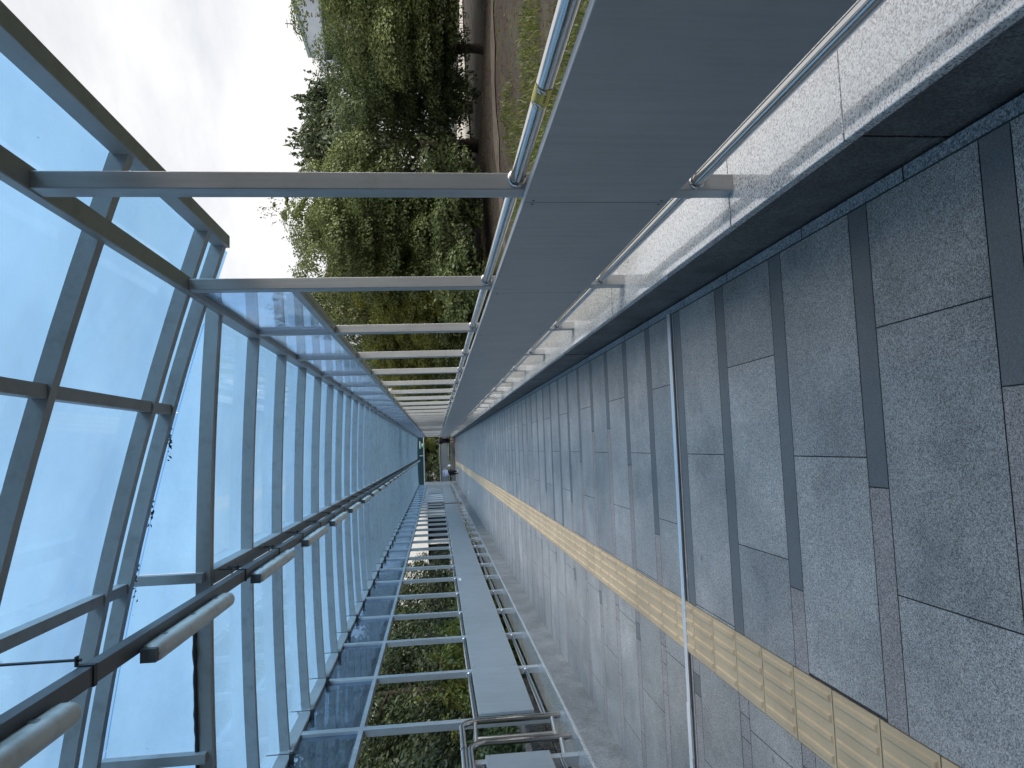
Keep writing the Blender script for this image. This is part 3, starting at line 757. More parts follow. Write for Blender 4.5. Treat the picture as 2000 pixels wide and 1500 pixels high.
# ------------------------------------------------------------------ end of the walkway
ew = thing('end_wall', 'far end wall with dark header, open view to trees and grey panel', 'wall', (XC, YEND, 0))
def W(mb, name, mat):
    o = mb.build(name, mat, ew); o.matrix_parent_inverse = Matrix.Translation((-XC, -YEND, 0)); return o
b = MB(); b.box(-2.9, 1.45, YEND+.45, YEND+.55, 2.54, 3.1); W(b, 'header', M['header'])
b = MB(); b.box(-2.9, 1.45, YEND+.42, YEND+.50, 2.46, 2.54); b.box(-2.9, -2.62, YEND+.42, YEND+.5, 0, 2.46); b.box(1.28, 1.36, YEND+.42, YEND+.5, 0, 2.46); W(b, 'frame', M['post'])
b = MB(); b.box(-2.62, 1.28, YEND+.44, YEND+.47, .58, 1.19); W(b, 'panel', M['end_panel'])
b = MB(); b.tube([(-2.62, YEND+.4, .5), (1.28, YEND+.4, .5)], .032, 12); b.tube([(-2.62, YEND+.4, 1.22), (1.28, YEND+.4, 1.22)], .032, 12); W(b, 'rail', M['steel_worn'])
b = MB(); b.box(-2.9, 1.45, YEND+.4, YEND+.7, -.2, .34); W(b, 'kerb', M['riser_stone'])
b = MB(); b.box(-.53, -.47, YEND+.40, YEND+.46, 2.54, 2.85); b.box(-.54, -.48, YEND+.42, YEND+.48, .34, .58); W(b, 'mullion', M['post'])
es = thing('exit_sign', 'small green exit sign with white running figure on the dark end header', 'exit sign', (.33, YEND+.43, 2.6))
b = MB(); b.box(-.16, .16, -.03, .0, -.07, .09); b.build('body', M['green_sign'], es)
b = MB(); y_ = -.034
def st(p, q, wd=.02):
    d = Vector((q[0]-p[0], q[1]-p[1])); n_ = Vector((-d.y, d.x)).normalized()*wd/2
    b.add([(p[0]+n_.x, y_, p[1]+n_.y), (p[0]-n_.x, y_, p[1]-n_.y), (q[0]-n_.x, y_, q[1]-n_.y), (q[0]+n_.x, y_, q[1]+n_.y)], [(0,1,2,3)])
st((-.02,.04), (-.0,-.0), .03); st((0,0), (.05,-.05)); st((0,0), (-.05,-.045)); st((-.02,.035), (.045,.02)); st((-.02,.035), (-.07,.015)); st((.1,-.06), (.1,.07), .04)
b.add([(-.03+.018*math.cos(a), y_, .065+.018*math.sin(a)) for a in [2*PI*k/12 for k in range(12)]], [tuple(range(12))])
b.build('pictogram', M['white'], es)
el = thing('wall_lamp', 'horizontal white tube lamp above the green exit sign on the end header', 'lamp', (.37, YEND+.43, 2.79))
b = MB(); b.box(-.3, .3, -.03, .015, -.02, .03); b.build('body', M['lamp_body'], el)
b = MB(); b.tube([(-.28, -.045, 0), (.28, -.045, 0)], .02, 10); b.build('tube', M['white'], el)

# ------------------------------------------------------------------ people
def skin(name, pts, edges, rad, mat, parent, sub=2):
    me = bpy.data.meshes.new(name); me.from_pydata(pts, edges, []); me.materials.append(mat)
    o = bpy.data.objects.new(name, me); COL.objects.link(o)
    if parent is not None: o.parent = parent
    md = o.modifiers.new('skin', 'SKIN'); md.use_smooth_shade = True
    for i_, r in enumerate(rad):
        sv = me.skin_vertices[0].data[i_]; sv.radius = r if isinstance(r, tuple) else (r, r); sv.use_root = (i_ == 0)
    s_ = o.modifiers.new('sub', 'SUBSURF'); s_.levels = 1; s_.render_levels = sub
    return o
def arm_hand(P, Ed, Rd, sh, sh_xyz, el_, wr, tip, side):
    """arm from joint index sh, with a hand of four fingers and a thumb"""
    i0 = len(P); P += [sh_xyz, el_, wr]; Rd += [.045, .037, .026]; Ed += [(sh, i0), (i0, i0+1), (i0+1, i0+2)]
    w_ = Vector(wr); d = (Vector(tip)-w_).normalized(); s = d.cross(Vector((0, 1, 0))); s = s.normalized() if s.length > .1 else Vector((1, 0, 0))
    palm = w_ + d*.06; P.append(tuple(palm)); Rd.append((.034, .016)); Ed.append((i0+2, i0+3))
    for k, l in zip((-1.5, -.5, .5, 1.5), (.065, .078, .072, .055)):
        a = len(P); P.append(tuple(palm + s*k*.018 + d*.035)); Rd.append(.009); P.append(tuple(palm + s*k*.019 + d*(.035+l*.6) + Vector((0, .01, -.01)))); Rd.append(.008)
        Ed += [(i0+3, a), (a, a+1)]
    a = len(P); P.append(tuple(w_ + d*.045 + s*side*.04)); Rd.append(.011); P.append(tuple(w_ + d*.085 + s*side*.055)); Rd.append(.009); Ed += [(i0+2, a), (a, a+1)]
# person standing at the right of the far end, in black
p1 = thing('person', 'person in black top and shorts standing with back turned at the far end', 'person', (.62, 55.6, 0), PI)
P = [(0,0,.80), (0,0,.98), (0,.0,1.14), (0,.0,1.25), (0,-.01,1.33), (0,-.02,1.42)]; Rd = [(.12,.09), (.11,.08), (.13,.085), (.09,.06), (.05,.05), (.075,.09)]; Ed = [(0,1), (1,2), (2,3), (3,4), (4,5)]
for sx_ in (-1, 1):
    a = len(P); P += [(sx_*.085,0,.74), (sx_*.09,.01,.42), (sx_*.09,-.02,.08), (sx_*.095,-.10,.035)]; Rd += [.08, .052, .036, (.035,.025)]; Ed += [(0,a), (a,a+1), (a+1,a+2), (a+2,a+3)]
for sx_ in (-1, 1): arm_hand(P, Ed, Rd, 3, (sx_*.165,0,1.22), (sx_*.23,.0,.98), (sx_*.25,-.04,.78), (sx_*.25,-.06,.6), sx_)
skin('body', P, Ed, Rd, M['skin'], p1)
b = MB(); b.sphere((0,.035,1.41), (.097,.095,.145), 14); b.build('hair', M['hair'], p1)
b = MB(); b.sphere((-.03,-.105,1.425), .01, 8); b.sphere((.03,-.105,1.425), .01, 8); b.sphere((0,-.112,1.40), (.012,.018,.018), 8); b.build('face', M['hair'], p1)
skin('top', [(0,0,.66), (0,0,.98), (0,0,1.15), (0,0,1.25), (-.165,0,1.22), (-.225,0,1.0), (.165,0,1.22), (.225,0,1.0)], [(0,1), (1,2), (2,3), (3,4), (4,5), (3,6), (6,7)], [(.2,.15), (.185,.14), (.19,.135), (.14,.1), .085, .07, .085, .07], M['black_cloth'], p1)
skin('shorts', [(0,0,.94), (-.09,0,.70), (-.095,.005,.40), (.09,0,.70), (.095,.005,.40)], [(0,1), (1,2), (0,3), (3,4)], [(.16,.12), .11, .095, .11, .095], M['black_cloth'], p1)
for sx_ in (-1, 1):
    b = MB(); b.sphere((sx_*.093,-.05,.04), (.045,.12,.045), 12); b.build('shoe', M['black_cloth'], p1)
b = MB(); pts = [(.30,-.02,.80), (.33,-.02,.70), (.335,-.02,.55), (.33,-.02,.50)]; b.tube(pts, [.03, .085, .11, .07], 14)
o = b.build('tote_bag', M['wall_pale']); o.location = (.66, 55.55, .18); tag(o, 'pale bag hanging beside the person in black', 'bag')
# person bending forward at the left
p2 = thing('person', 'person in pale shirt and dark trousers bending forward near the far end', 'person', (-1.70, 51.0, 0))
P = [(-.02,0,.66), (-.01,.06,.84), (0,.18,.98), (.0,.27,1.03), (.0,.36,1.04), (.0,.45,1.03)]; Rd = [(.13,.1), (.14,.1), (.15,.1), (.1,.08), (.05,.05), (.08,.085)]; Ed = [(0,1), (1,2), (2,3), (3,4), (4,5)]
for sx_, yy in ((-1,.04), (1,-.04)):
    a = len(P); P += [(sx_*.085,yy,.60), (sx_*.09,yy-.02,.34), (sx_*.09,yy+.03,.08), (sx_*.09,yy+.12,.035)]; Rd += [.085, .058, .04, (.036,.026)]; Ed += [(0,a), (a,a+1), (a+1,a+2), (a+2,a+3)]
arm_hand(P, Ed, Rd, 3, (.19,.24,.99), (.31,.2,.86), (.40,.15,.75), (.46,.13,.69), 1)
arm_hand(P, Ed, Rd, 3, (-.18,.26,.97), (-.22,.3,.74), (-.2,.4,.56), (-.19,.46,.46), -1)
skin('body', P, Ed, Rd, M['skin'], p2)
b = MB(); b.sphere((0,.46,1.07), (.088,.09,.075), 14); b.build('hair', M['hair'], p2)
b = MB(); b.sphere((-.03,.535,1.0), .01, 8); b.sphere((.03,.535,1.0), .01, 8); b.sphere((0,.54,.985), (.012,.018,.018), 8); b.build('face', M['hair'], p2)
skin('shirt', [(-.02,-.03,.56), (-.01,.05,.86), (0,.16,1.0), (0,.26,1.04), (.19,.23,.99), (.27,.21,.91), (-.18,.25,.97), (-.21,.28,.82)], [(0,1), (1,2), (2,3), (3,4), (4,5), (3,6), (6,7)], [(.2,.16), (.23,.17), (.23,.16), (.13,.1), .085, .07, .085, .07], M['pale_cloth'], p2)
skin('trousers', [(-.02,.02,.80), (-.09,.04,.56), (-.09,.02,.32), (-.09,.06,.09), (.085,-.04,.56), (.09,-.06,.32), (.09,-.02,.09)], [(0,1), (1,2), (2,3), (0,4), (4,5), (5,6)], [(.17,.13), .125, .09, .068, .125, .09, .068], M['dark_trousers'], p2)
for sx_, yy in ((-1,.1), (1,.02)):
    b = MB(); b.sphere((sx_*.09,yy,.042), (.046,.13,.045), 12); b.build('shoe', M['white'] if sx_ > 0 else M['black_cloth'], p2)
b = MB(); b.sphere((0,0,0), (.095,.08,.105), 14); b.tube([(0,0,.09), (-.01,0,.13)], [.02,.03], 8)
o = b.build('plastic_bag', M['white']); o.location = (-1.22, 51.13, .60); tag(o, 'round white bag held out by the bending person', 'bag')

# ------------------------------------------------------------------ vegetation
def quads(C, D, Sx, L, Wd, curl=.15):
    """leaf blades: centre C, long axis D, side Sx (n,3), length/width arrays -> verts, faces (two quads bent along the mid)"""
    n = len(C); U = np.cross(D, Sx); U /= (np.linalg.norm(U, axis=1, keepdims=True)+1e-9)
    L = L[:, None]; Wd = Wd[:, None]
    v = np.stack([C-D*L*.5, C+Sx*Wd*.5-U*L*curl*.0, C+D*L*.5-U*L*curl, C-Sx*Wd*.5], axis=1).reshape(-1, 3)
    f = np.arange(4*n).reshape(-1, 4); return v, f
def mesh_np(name, v, f, mats, mi=None):
    me = bpy.data.meshes.new(name); me.vertices.add(len(v)); me.vertices.foreach_set('co', np.asarray(v, np.float32).ravel())
    me.loops.add(f.size); me.loops.foreach_set('vertex_index', f.ravel().astype(np.int32)); me.polygons.add(len(f))
    me.polygons.foreach_set('loop_start', (np.arange(len(f))*4).astype(np.int32)); me.polygons.foreach_set('loop_total', np.full(len(f), 4, np.int32))
    for m in mats: me.materials.append(m)
    if mi is not None: me.polygons.foreach_set('material_index', mi.astype(np.int32))
    me.update(calc_edges=True); return me
def unit(a): return a/(np.linalg.norm(a, axis=1, keepdims=True)+1e-9)
def crown_broad(seed, h, r, z0, ncl=165, per=430, leaf=.066):
    rg = np.random.default_rng(seed); Cs = []; Ds = []; Ss = []
    zc = (z0+h)/2; rz = (h-z0)/2
    for k in range(ncl):
        d = rg.normal(size=3); d /= np.linalg.norm(d); d[2] = d[2]*.95+.05
        rad = rg.uniform(.35, 1.0)**.55 * (1 + .22*math.sin(3*math.atan2(d[1], d[0])+seed) + .12*rg.normal())
        c = np.array([d[0]*r*rad, d[1]*r*rad, zc+d[2]*rz*rad]); cr = rg.uniform(.32, .72)*r/2.1
        m = int(per*(cr/(.45*r/2.1))**1.6); q = unit(rg.normal(size=(m, 3))); q[:, 2] = np.abs(q[:, 2])*1.1 - .2
        rr = cr*rg.uniform(.72, 1.06, size=(m, 1)); p = c + q*rr*np.array([1.15, 1.15, .72])
        p[:, 2] -= .25*np.linalg.norm(q[:, :2], axis=1)*cr*rg.uniform(.3, 1, m)
        nrm = unit(q*1.2 + rg.normal(size=(m, 3))*.4 + np.array([0, 0, .4])); t = unit(np.cross(nrm, rg.normal(size=(m, 3))))
        Cs.append(p); Ds.append(t); Ss.append(np.cross(nrm, t))
    # a few outlying twigs
    for k in range(26):
        d = unit(rg.normal(size=(1, 3)))[0]; d[2] = abs(d[2]); base = np.array([d[0]*r*.95, d[1]*r*.95, zc+d[2]*rz*.98])
        m = 16; s = np.linspace(0, .55, m)[:, None]; p = base + (d*.6+np.array([0, 0, .55]))*s + rg.normal(size=(m, 3))*.045
        nrm = unit(rg.normal(size=(m, 3))); t = unit(np.cross(nrm, rg.normal(size=(m, 3)))); Cs.append(p); Ds.append(t); Ss.append(np.cross(nrm, t))
    C = np.concatenate(Cs); D = np.concatenate(Ds); Sx = unit(np.concatenate(Ss)); n = len(C)
    keep = C[:, 2] > .12
    C, D, Sx = C[keep], D[keep], Sx[keep]; n = len(C); L = leaf*rg.uniform(.7, 1.45, n)
    return quads(C, D, Sx, L, L*rg.uniform(.5, .75, n))
def crown_spray(seed, h, r, z0, ns=400, per=60, leaf=.12, top=.5):
    """drooping evergreen: hanging sprays set over a tapering crown, a few upright shoots at the top"""
    rg = np.random.default_rng(seed); Cs = []; Ds = []; Ss = []
    for k in range(ns):
        t = rg.random()**1.15; R = r*(1-t)**top*(1+.18*math.sin(5*t*6.3+seed)); a = k*2.399+rg.normal()*.25
        rad = R*rg.uniform(.45, 1.08)**.6; z = z0+.25+(h-z0-.2)*t
        p0 = np.array([math.cos(a)*rad, math.sin(a)*rad, z]); l = rg.uniform(.45, 1.05)*(.55+.45*R/r)
        out = np.array([math.cos(a), math.sin(a), 0.]); side = np.array([-math.sin(a), math.cos(a), 0.])
        m = per; s = rg.random(m)**.8; wd = (.05+.17*np.sin(np.pi*np.clip(s*.85+.12, 0, 1)))
        u = rg.normal(size=m)*wd; w_ = rg.normal(size=m)*wd*.55
        C = p0 + out*(.22*s-.18*s*s)[:, None]*l - np.array([0, 0, 1.])*(s*l)[:, None] + side*u[:, None] + out*w_[:, None]
        D = unit(np.array([0, 0, -1.])*.75 + side*(u/.15)[:, None]*.5 + out*.35 + rg.normal(size=(m, 3))*.3)
        Cs.append(C); Ds.append(D); Ss.append(unit(np.cross(D, out + rg.normal(size=(m, 3))*.5)))
    for k in range(24):
        a = rg.random()*6.3; rad = r*.42*rg.random(); z = h-.15-rad*.6; m = 26; s = rg.random(m)
        C = np.array([math.cos(a)*rad, math.sin(a)*rad, z]) + np.array([math.cos(a)*.15, math.sin(a)*.15, .62])*s[:, None] + rg.normal(size=(m, 3))*.055*(1.1-s)[:, None]
        D = unit(np.array([0, 0, .8]) + rg.normal(size=(m, 3))*.5); Cs.append(C); Ds.append(D); Ss.append(unit(np.cross(D, rg.normal(size=(m, 3)))))
    C = np.concatenate(Cs); D = np.concatenate(Ds); Sx = np.concatenate(Ss); keep = C[:, 2] > .05
    C, D, Sx = C[keep], D[keep], Sx[keep]; n = len(C); L = leaf*rg.uniform(.6, 1.4, n)
    return quads(C, D, Sx, L, L*rg.uniform(.32, .55, n), .25)
def trunk_mesh(seed, h, r0, limbs, spread, zfork):
    rg = random.Random(seed); b = MB(); n = 8
    pts = [(.06*math.sin(k*1.3+seed)*k/n, .06*math.cos(k*1.7+seed)*k/n, -.15+(h+.15)*k/n) for k in range(n+1)]
    b.tube(pts, [r0*(1-.82*k/n)*(1.35 if k == 0 else 1) for k in range(n+1)], 10)
    for k in range(limbs):
        a = k*2.4+rg.random(); z = zfork+(h*.85-zfork)*k/max(1, limbs); L = spread*(1-.5*k/limbs)*rg.uniform(.7, 1.1)
        p0 = Vector((0, 0, z)); p1_ = p0+Vector((math.cos(a)*L*.5, math.sin(a)*L*.5, L*.32)); p2_ = p0+Vector((math.cos(a+.2)*L, math.sin(a+.2)*L, L*.45))
        b.tube([p0, p1_, p2_], [r0*.42*(1-.5*k/limbs), r0*.25, r0*.07], 6)
    return b
def make_tree(name, cat, group, kind, seed, mat, **k):
    t = thing(name, 'x', cat, (0, 0, -60), 0, group)
    v, f = {'b': crown_broad, 's': crown_spray}[kind](seed, **k)
    o = bpy.data.objects.new('crown', mesh_np('crown', v, f, [mat])); COL.objects.link(o); o.parent = t
    h, r, z0 = k['h'], k['r'], k['z0']
    trunk_mesh(seed, h*(.8 if kind == 'b' else .96), .035*h*.7+.03, 9 if kind == 'b' else 5, r*.8, max(.5, z0+.3)).build('trunk', M['bark'], t)
    return t
GR = 'trees beyond the upper row of posts'; GL = 'trees beyond the lower row of posts'
br1 = make_tree('broadleaf_tree', 'tree', GR, 'b', 11, M['leaf_olive'], h=5.3, r=2.3, z0=.75)
br2 = make_tree('broadleaf_tree', 'tree', GR, 'b', 12, M['leaf_olive'], h=5.0, r=2.1, z0=.5)
br3 = make_tree('broadleaf_tree', 'tree', GR, 'b', 13, M['leaf_yellow'], h=4.6, r=1.9, z0=.5)
rust = make_tree('broadleaf_tree', 'tree', GR, 'b', 14, M['leaf_rust'], h=4.8, r=1.3, z0=2.4, ncl=60)
cn1 = make_tree('conifer_tree', 'tree', GR, 's', 21, M['leaf_mid'], h=5.8, r=2.6, z0=.7, ns=330, per=60, leaf=.13, top=.55)
cn2 = make_tree('conifer_tree', 'tree', GL, 's', 22, M['leaf_dark'], h=6.2, r=1.9, z0=.1, ns=330, per=62, leaf=.115, top=.45)
slim = make_tree('slim_tree', 'tree', GR, 'b', 23, M['leaf_olive'], h=6.7, r=.5, z0=4.2, ncl=46, per=170)
bush = make_tree('shrub', 'shrub', 'shrubs outside the railings', 'b', 31, M['leaf_yellow'], h=1.7, r=1.0, z0=.05, ncl=60, per=130, leaf=.085)
dbush = make_tree('shrub', 'shrub', 'shrubs outside the railings', 'b', 32, M['leaf_olive'], h=1.5, r=1.15, z0=.05, ncl=60, per=120, leaf=.08)
used = set()
def put(proto, x, y, rz, sc, label):
    if proto.name in used: o = dup(proto, (x, y, gz(x, y)), rz, sc, label)
    else:
        used.add(proto.name); o = proto; o.location = (x, y, gz(x, y)); o.rotation_euler = (0, 0, rz); o.scale = sc if isinstance(sc, tuple) else (sc, sc, sc); o['label'] = label
    return o
# right side, near to far
put(br1, 11.6, 16.2, .3, (1.05, 1.05, .77), 'big olive broadleaf tree at the top edge, below the apartment roof')
put(br2, 10.9, 18.6, 1.9, (.9, .9, .86), 'olive broadleaf tree between the dark spiky conifer and the yellow handrail sticker')
put(br1, 14.5, 19.0, 2.5, (1.15, 1.15, .75), 'large olive tree at the top picture edge in front of the apartment building')
put(cn1, 9.9, 22.6, .5, (1.15, 1.15, .98), 'dark drooping conifer with spiky crown just above the nearest post in the picture')
put(cn1, 12.2, 24.6, 2.2, (1.15, 1.15, 1.0), 'second dark conifer standing behind the olive trees near the apartment building')
put(br2, 6.9, 20.6, 2.7, (1.0, 1.0, 1.04), 'olive tree filling the gap between the two nearest posts')
put(br3, 8.9, 24.6, 1.0, (.6, .6, .46), 'small yellow-green tree beside the nearest post by the pale road')
put(br1, 6.5, 23.8, 4.1, (.98, .98, 1.06), 'taller olive tree standing behind the gap between the two nearest posts')
put(slim, 8.35, 24.2, 1.1, (1, 1, 1.0), 'slim pointed tree top sticking out above the olive tree by the nearest post')
put(rust, 5.7, 25.0, .4, (.95, .95, .98), 'rust-coloured autumn tree top beside the second nearest post')
put(br3, 5.2, 22.2, 2.0, (.9, .9, .8), 'yellow-green tree low behind the second nearest post')
put(cn1, 5.5, 27.5, 1.3, (.95, .95, 1.22), 'grey-green conifer seen between the second and third posts of the upper row')
put(br3, 4.3, 26.5, 3.0, (.85, .85, .85), 'bright yellow-green tree seen between the second and third posts of the upper row')
put(br2, 5.6, 33.5, .2, (1.0, 1.0, 1.1), 'olive tree seen just beyond the third post of the upper row')
put(cn1, 4.7, 36.0, 2.9, (.8, .8, 1.05), 'conifer seen just beyond the fourth post of the upper row')
put(br1, 5.5, 43.0, 5.0, (.9, .9, 1.1), 'far olive tree glimpsed through the crowded posts of the upper row')
put(br2, 4.2, 51.0, 3.3, (.9, .9, 1.0), 'farthest olive tree glimpsed where the upper posts pack together')
put(dbush, 6.6, 17.4, .5, 1.0, 'low dark shrub at the foot of the olive trees between the two nearest posts')
put(dbush, 4.6, 18.2, 1.5, (1.1, 1.1, .9), 'low dark shrub by the second nearest post, next to the handrail')
put(dbush, 3.9, 22.5, 2.5, (1.1, 1.1, 1.1), 'low shrub past the third post of the upper row, next to the handrail')
put(dbush, 3.9, 29.5, 3.5, (1.2, 1.2, 1.2), 'far low shrub behind the handrail of the dark panels')
put(dbush, 12.6, 14.2, 4.5, (1.2, 1.2, .8), 'low shrub under the big tree at the top picture edge')
# beyond the end wall
put(cn2, -1.8, 62.5, .6, (1.1, 1.1, .85), 'dark tree in the lower half of the far end opening')
put(br2, .2, 63.0, 1.6, (1.0, 1.0, 1.0), 'olive tree with tangled twigs in the middle of the end opening')
put(br3, 1.6, 62.0, 2.6, (.8, .8, .95), 'yellow-green tree in the upper half of the far end opening')
put(cn2, -3.2, 66.0, 1.6, (1.5, 1.5, 1.0), 'dark conifer behind the bending person in the far opening')
put(cn2, .4, 67.0, 2.6, (1.7, 1.7, 1.0), 'dark conifer behind the tangled olive tree in the far opening')
put(cn2, 3.2, 66.5, 3.6, (1.5, 1.5, 1.0), 'dark conifer behind the person in black in the far opening')
put(dbush, -.6, 60.6, .3, (1.8, .9, 1.0), 'shrub standing right behind the end panel')
# left side, near to far
lt = [(-5.6, 5.2, 1.05), (-6.6, 8.3, 1.0), (-5.9, 11.4, .98), (-6.6, 14.8, 1.05), (-5.9, 18.2, 1.0), (-6.4, 22.0, 1.05), (-5.8, 26.0, 1.0), (-6.0, 31.0, 1.0)]
ll = ['nearest dark drooping conifer at the bottom edge behind the tube hoops', 'dark drooping conifer behind the first bay of pale railing panels', 'dark conifer behind the second bay of pale railing panels', 'dark drooping conifer directly behind the bright yellow-green shrub',
      'conifer behind the railing bay with the small white label', 'dark conifer just beyond the bay with the small white label', 'far dark conifer standing before the white building', 'farthest conifer of the lower row, touching the white building']
for (x, y, s_), l in zip(lt, ll): put(cn2, x, y, y*1.7, (s_, s_, s_*.70), l)
lb = [(-9.2, 3.4), (-9.5, 6.8), (-9.3, 10.2), (-9.5, 13.6), (-9.3, 17.0), (-9.5, 20.6), (-9.3, 24.4), (-9.4, 28.4), (-9.3, 32.6)]
lbl = ['back-row conifer at the bottom edge, seen through the blue side glass', 'back-row conifer behind the nearest drooping conifer by the hoops', 'back-row conifer between the first and second bays of pale panels', 'back-row conifer behind the third bay of pale railing panels', 'back-row conifer behind the yellow-green shrub', 'back-row conifer behind the white-label bay', 'back-row conifer just past the white-label bay', 'back-row conifer behind the far bays of pale panels', 'back-row conifer nearest the white building']
for (x, y), l in zip(lb, lbl): put(cn2, x, y, y*2.3, (1.5, 1.5, .98), l)
put(bush, -4.15, 13.6, .3, (.85, .85, .98), 'bright yellow-green shrub just behind the handrail of the pale panels')
put(bush, -4.3, 15.6, 1.6, (.75, .75, .9), 'smaller yellow-green shrub just beyond the bright one behind the pale panels')
put(dbush, -4.4, 9.6, 1.0, (.8, .8, .75), 'low dark shrub beside the stone block wall under the pale railing')
put(dbush, -4.3, 6.6, 2.0, (.75, .75, .75), 'low dark shrub behind the tube hoops')
put(dbush, -4.4, 19.0, 3.0, (.9, .9, .8), 'low dark shrub under the pale railing near the white label')
put(dbush, -4.3, 24.0, 4.0, (.9, .9, .8), 'farther low dark shrub under the pale railing past the white label')
# grass tufts along the right railing
rg = np.random.default_rng(5); n = 42000
gx_ = 1.5 + 5.5*rg.random(n)**1.9; gy = 1.0 + 13*rg.random(n)
m_ = (np.sin(gx_*2.1+gy*1.3)+np.sin(gx_*.9-gy*2.2)+rg.normal(size=n)*.5) > -.75
gx_, gy = gx_[m_], gy[m_]; n = len(gx_)
gzv = np.array([gz(a, c) for a, c in zip(gx_, gy)]); L = rg.uniform(.05, .16, n)
D = unit(np.stack([rg.normal(size=n)*.5, rg.normal(size=n)*.5, np.ones(n)], 1)); Sx = unit(np.cross(D, rg.normal(size=(n, 3))))
v, f = quads(np.stack([gx_, gy, gzv], 1)+D*L[:, None]*.45, D, Sx, L, L*.1+.004, .3)
o = bpy.data.objects.new('grass', mesh_np('grass', v, f, [M['leaf_grass']])); COL.objects.link(o)
tag(o, 'short green grass growing beside the dark panel railing', 'grass', kind='stuff')
# fallen leaves on the soil
n = 9000; gx_ = 3+14*rg.random(n); gy = 6+15*rg.random(n); gzv = np.array([gz(a, c) for a, c in zip(gx_, gy)])+.012
a = rg.uniform(0, 2*PI, n); D = unit(np.stack([np.cos(a), np.sin(a), rg.normal(size=n)*.2], 1)); Sx = unit(np.stack([-np.sin(a), np.cos(a), rg.normal(size=n)*.2], 1))
v, f = quads(np.stack([gx_, gy, gzv], 1), D, Sx, rg.uniform(.03, .08, n), rg.uniform(.02, .05, n), .1)
o = bpy.data.objects.new('fallen_leaves', mesh_np('fallen_leaves', v, f, [M['leaf_rust']])); COL.objects.link(o)
tag(o, 'brown fallen leaves scattered on the soil under the trees', 'leaves', kind='stuff')

# ------------------------------------------------------------------ buildings and walls outside
ap = thing('apartment_building', 'blue-grey apartment roof rising above the trees at the top edge', 'building', (47, 66, -2.3), math.radians(-30))
def prism(b, poly, y0, y1, mi=0):
    n_ = len(poly); vs = [(x_, y0, z_) for x_, z_ in poly]+[(x_, y1, z_) for x_, z_ in poly]
    b.add(vs, [tuple(range(n_)), tuple(reversed(range(n_, 2*n_)))]+[(k+n_, (k+1) % n_+n_, (k+1) % n_, k) for k in range(n_)], mi)
b = MB(); prism(b, [(-9.6, 0), (14, 0), (14, 13.0), (-9.6, 13.0)], 0, 10); b.build('wall', M['wall_blue'], ap)
b = MB(); prism(b, [(-9.6, 13.01), (-8.6, 13.01), (-8.6, 13.9), (14, 13.9), (14, 16.6), (4.5, 18.2), (-8.4, 15.2), (-8.4, 14.4), (-9.6, 14.4)], -.25, 10.2); rf = b.build('roof', M['wall_blue'], ap)
b = MB(); prism(b, [(-8.4, 15.22), (4.5, 18.22), (4.5, 18.5), (-8.4, 15.5)], -.4, 10.3); b.build('ridge_trim', M['green_trim'], rf)
b = MB()
for x_ in (-3.0, 2.4): b.box(x_, x_+.25, -.45, -.255, 13.0, 16.2)
b.build('roof_seam', M['wall_pale'], ap)
b = MB(); b.box(5, 9, -.4, -.26, 8, 12.5); b.build('window', M['window'], ap)
an = thing('roof_antenna', 'thin mast antenna with cross arms on the apartment roof', 'antenna', (47, 66, -2.3), math.radians(-30))
b = MB(); b.tube([(-5.3, 3, 15.6), (-5.3, 3, 18.0)], .05, 6); b.build('mast', M['black_iron'], an)
b = MB(); b.tube([(-6.4, 3, 17.0), (-4.0, 3, 17.0)], .04, 6); b.tube([(-5.7, 3, 17.8), (-4.9, 3, 17.8)], .03, 6); b.tube([(-5.3, 3, 17.0), (-6.2, 3, 16.0)], .03, 6); b.build('cross_arm', M['black_iron'], an)
ds = thing('satellite_dish', 'small pale satellite dish on the apartment roof ridge', 'satellite dish', (47, 66, -2.3), math.radians(-30))
b = MB(); b.tube([(.9, 3, 17.0), (.9, 3, 18.2)], .08, 8); b.build('mast', M['wall_pale'], ds)
b = MB(); n_ = 16; vs = [(.6, 2.6, 18.3)]+[(.6+.8*math.cos(2*PI*k/n_)*.9, 2.2, 18.4+.8*math.sin(2*PI*k/n_)) for k in range(n_)]+[(.6+.83*math.cos(2*PI*k/n_)*.9, 2.3, 18.4+.83*math.sin(2*PI*k/n_)) for k in range(n_)]
b.add(vs, [(0, 1+k, 1+(k+1) % n_) for k in range(n_)]+[(1+k, 1+n_+k, 1+n_+(k+1) % n_, 1+(k+1) % n_) for k in range(n_)], 0, True); b.build('dish', M['wall_pale'], ds)
vp_ = thing('vent_pipe', 'pair of pale vent pipes standing above the apartment roof', 'pipe', (47, 66, -2.3), math.radians(-30))
for x_ in (3.4, 4.5):
    b = MB(); b.tube([(x_, 2, 17.6), (x_, 2, 20.4)], .22, 10); b.build('pipe', M['wall_pale'], vp_)

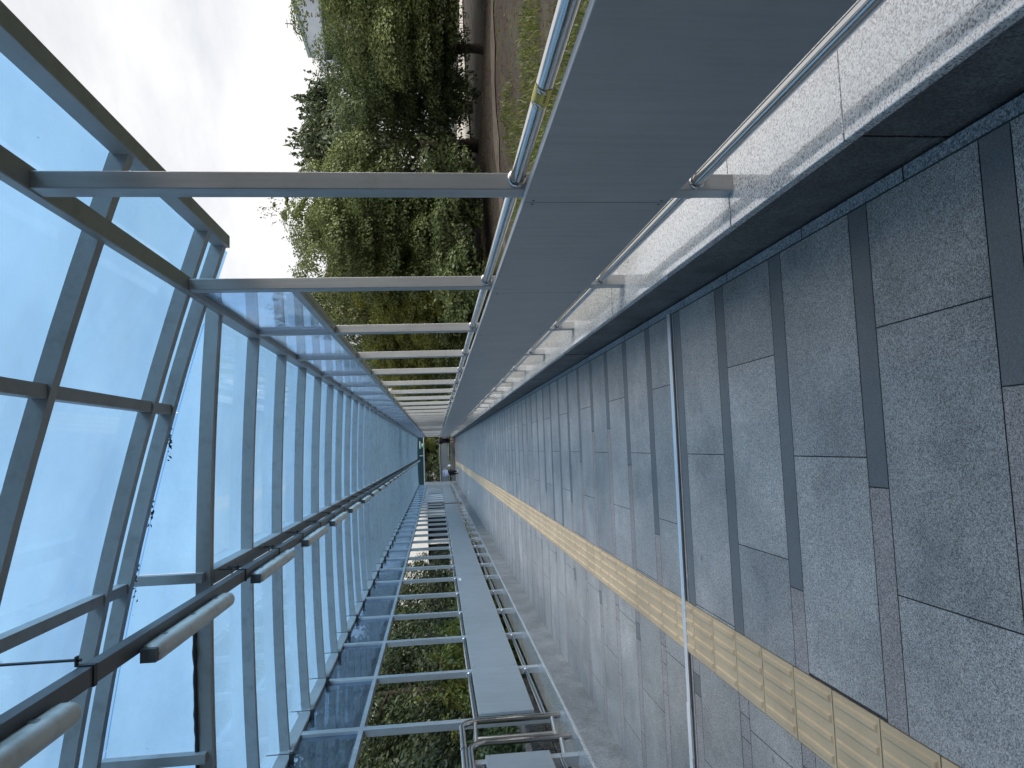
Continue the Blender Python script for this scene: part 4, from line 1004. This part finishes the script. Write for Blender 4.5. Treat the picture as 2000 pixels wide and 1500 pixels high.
wb = thing('white_building', 'white-walled building with dark glazed ground floor behind the far lower posts', 'building', (-8.3, 43, 0))
b = MB(); b.box(-6, 5.1, 0, 8, 2.12, 5.6); b.box(-6, 5.1, .6, 8, -.2, 2.12); b.build('wall', M['wall_white'], wb)
b = MB(); b.box(-6, 5.1, .42, .58, .9, 2.1); b.build('glazing', M['window'], wb)
b = MB()
for k in range(7): b.box(-5.8+1.7*k, -5.55+1.7*k, .1, .4, -.2, 2.118)
b.build('column', M['wall_pale'], wb)
b = MB(); b.box(-6.0, 5.1, .2, .41, -.2, .88); b.build('plinth', M['wall_pale'], wb)
b = MB(); b.box(-6.2, 5.25, -.2, 8.2, 5.602, 5.8); b.build('roof', M['wall_pale'], wb)
fb = thing('pale_building', 'pale flat-roofed building corner beside the eave at the bottom edge', 'building', (-32, 40, 0), math.radians(12))
b = MB(); b.box(-5, 5, 0, 8, 0, 11.2); b.build('wall', M['wall_white'], fb)
b = MB(); b.box(-5.3, 5.3, -.3, 8.3, 11.202, 12.4); b.build('roof', M['wall_pale'], fb)
for k in range(3):
    b = MB(); b.box(-4+3*k, -2.4+3*k, -.06, .05, 7.4, 9.0); b.build('window', M['window'], fb)

sw = MB(); rr = random.Random(8); yb = 5.2
for row, (za, zb) in enumerate(((-.5, -.12), (-.11, .22), (.23, .5))):
    yb = 5.0 + (.3 if row % 2 else 0)
    while yb < 10.6:
        L = rr.uniform(.45, .8); d_ = rr.uniform(0, .03)
        sw.bbox(-3.95, -3.52+d_, yb+.006, yb+L-.006, za, zb, .012); yb += L
sw.box(-3.93, -3.56, 5.1, 10.8, -.5, .48)
tag(sw.build('stone_wall', M['stone_wall']), 'low weathered stone block wall outside the pale railing', 'stone wall')
b = MB(); ring = [(0, .075*math.cos(a), .075*math.sin(a)) for a in [2*PI*k/16 for k in range(17)]]
b.tube(ring, .016, 8, cap=False); b.tube([(-.05, 0, 0), (-.02, 0, 0)], .06, 12)
o = b.build('drain_pipe', M['rust']); o.location = (-3.46, 8.75, .12); tag(o, 'small rusty round drain outlet in the low stone wall', 'drain pipe')

cb = thing('barrier_board', 'low white chevron-striped barrier board across the pale road', 'barrier', (9.9, 27.2, .17), math.radians(-8))
M['lime'] = paint('lime_hedge', (.2,.28,.08), .8)
b = MB(); b.box(-3.2, 3.2, 0, .06, .28, .85); b.build('board', M['green_trim'], cb)
b = MB()
for k in range(16):
    x_ = -3.1+.39*k; b.add([(x_, -.006, .3), (x_+.17, -.006, .3), (x_+.34, -.006, .57), (x_+.17, -.006, .84), (x_, -.006, .84), (x_+.17, -.006, .57)], [(0,1,2,5), (5,2,3,4)])
b.build('chevron', M['white'], cb)
for x_ in (-2.9, -1, 1, 2.9):
    b = MB(); b.box(x_-.04, x_+.04, .065, .14, 0, .8); b.build('foot', M['post'], cb)
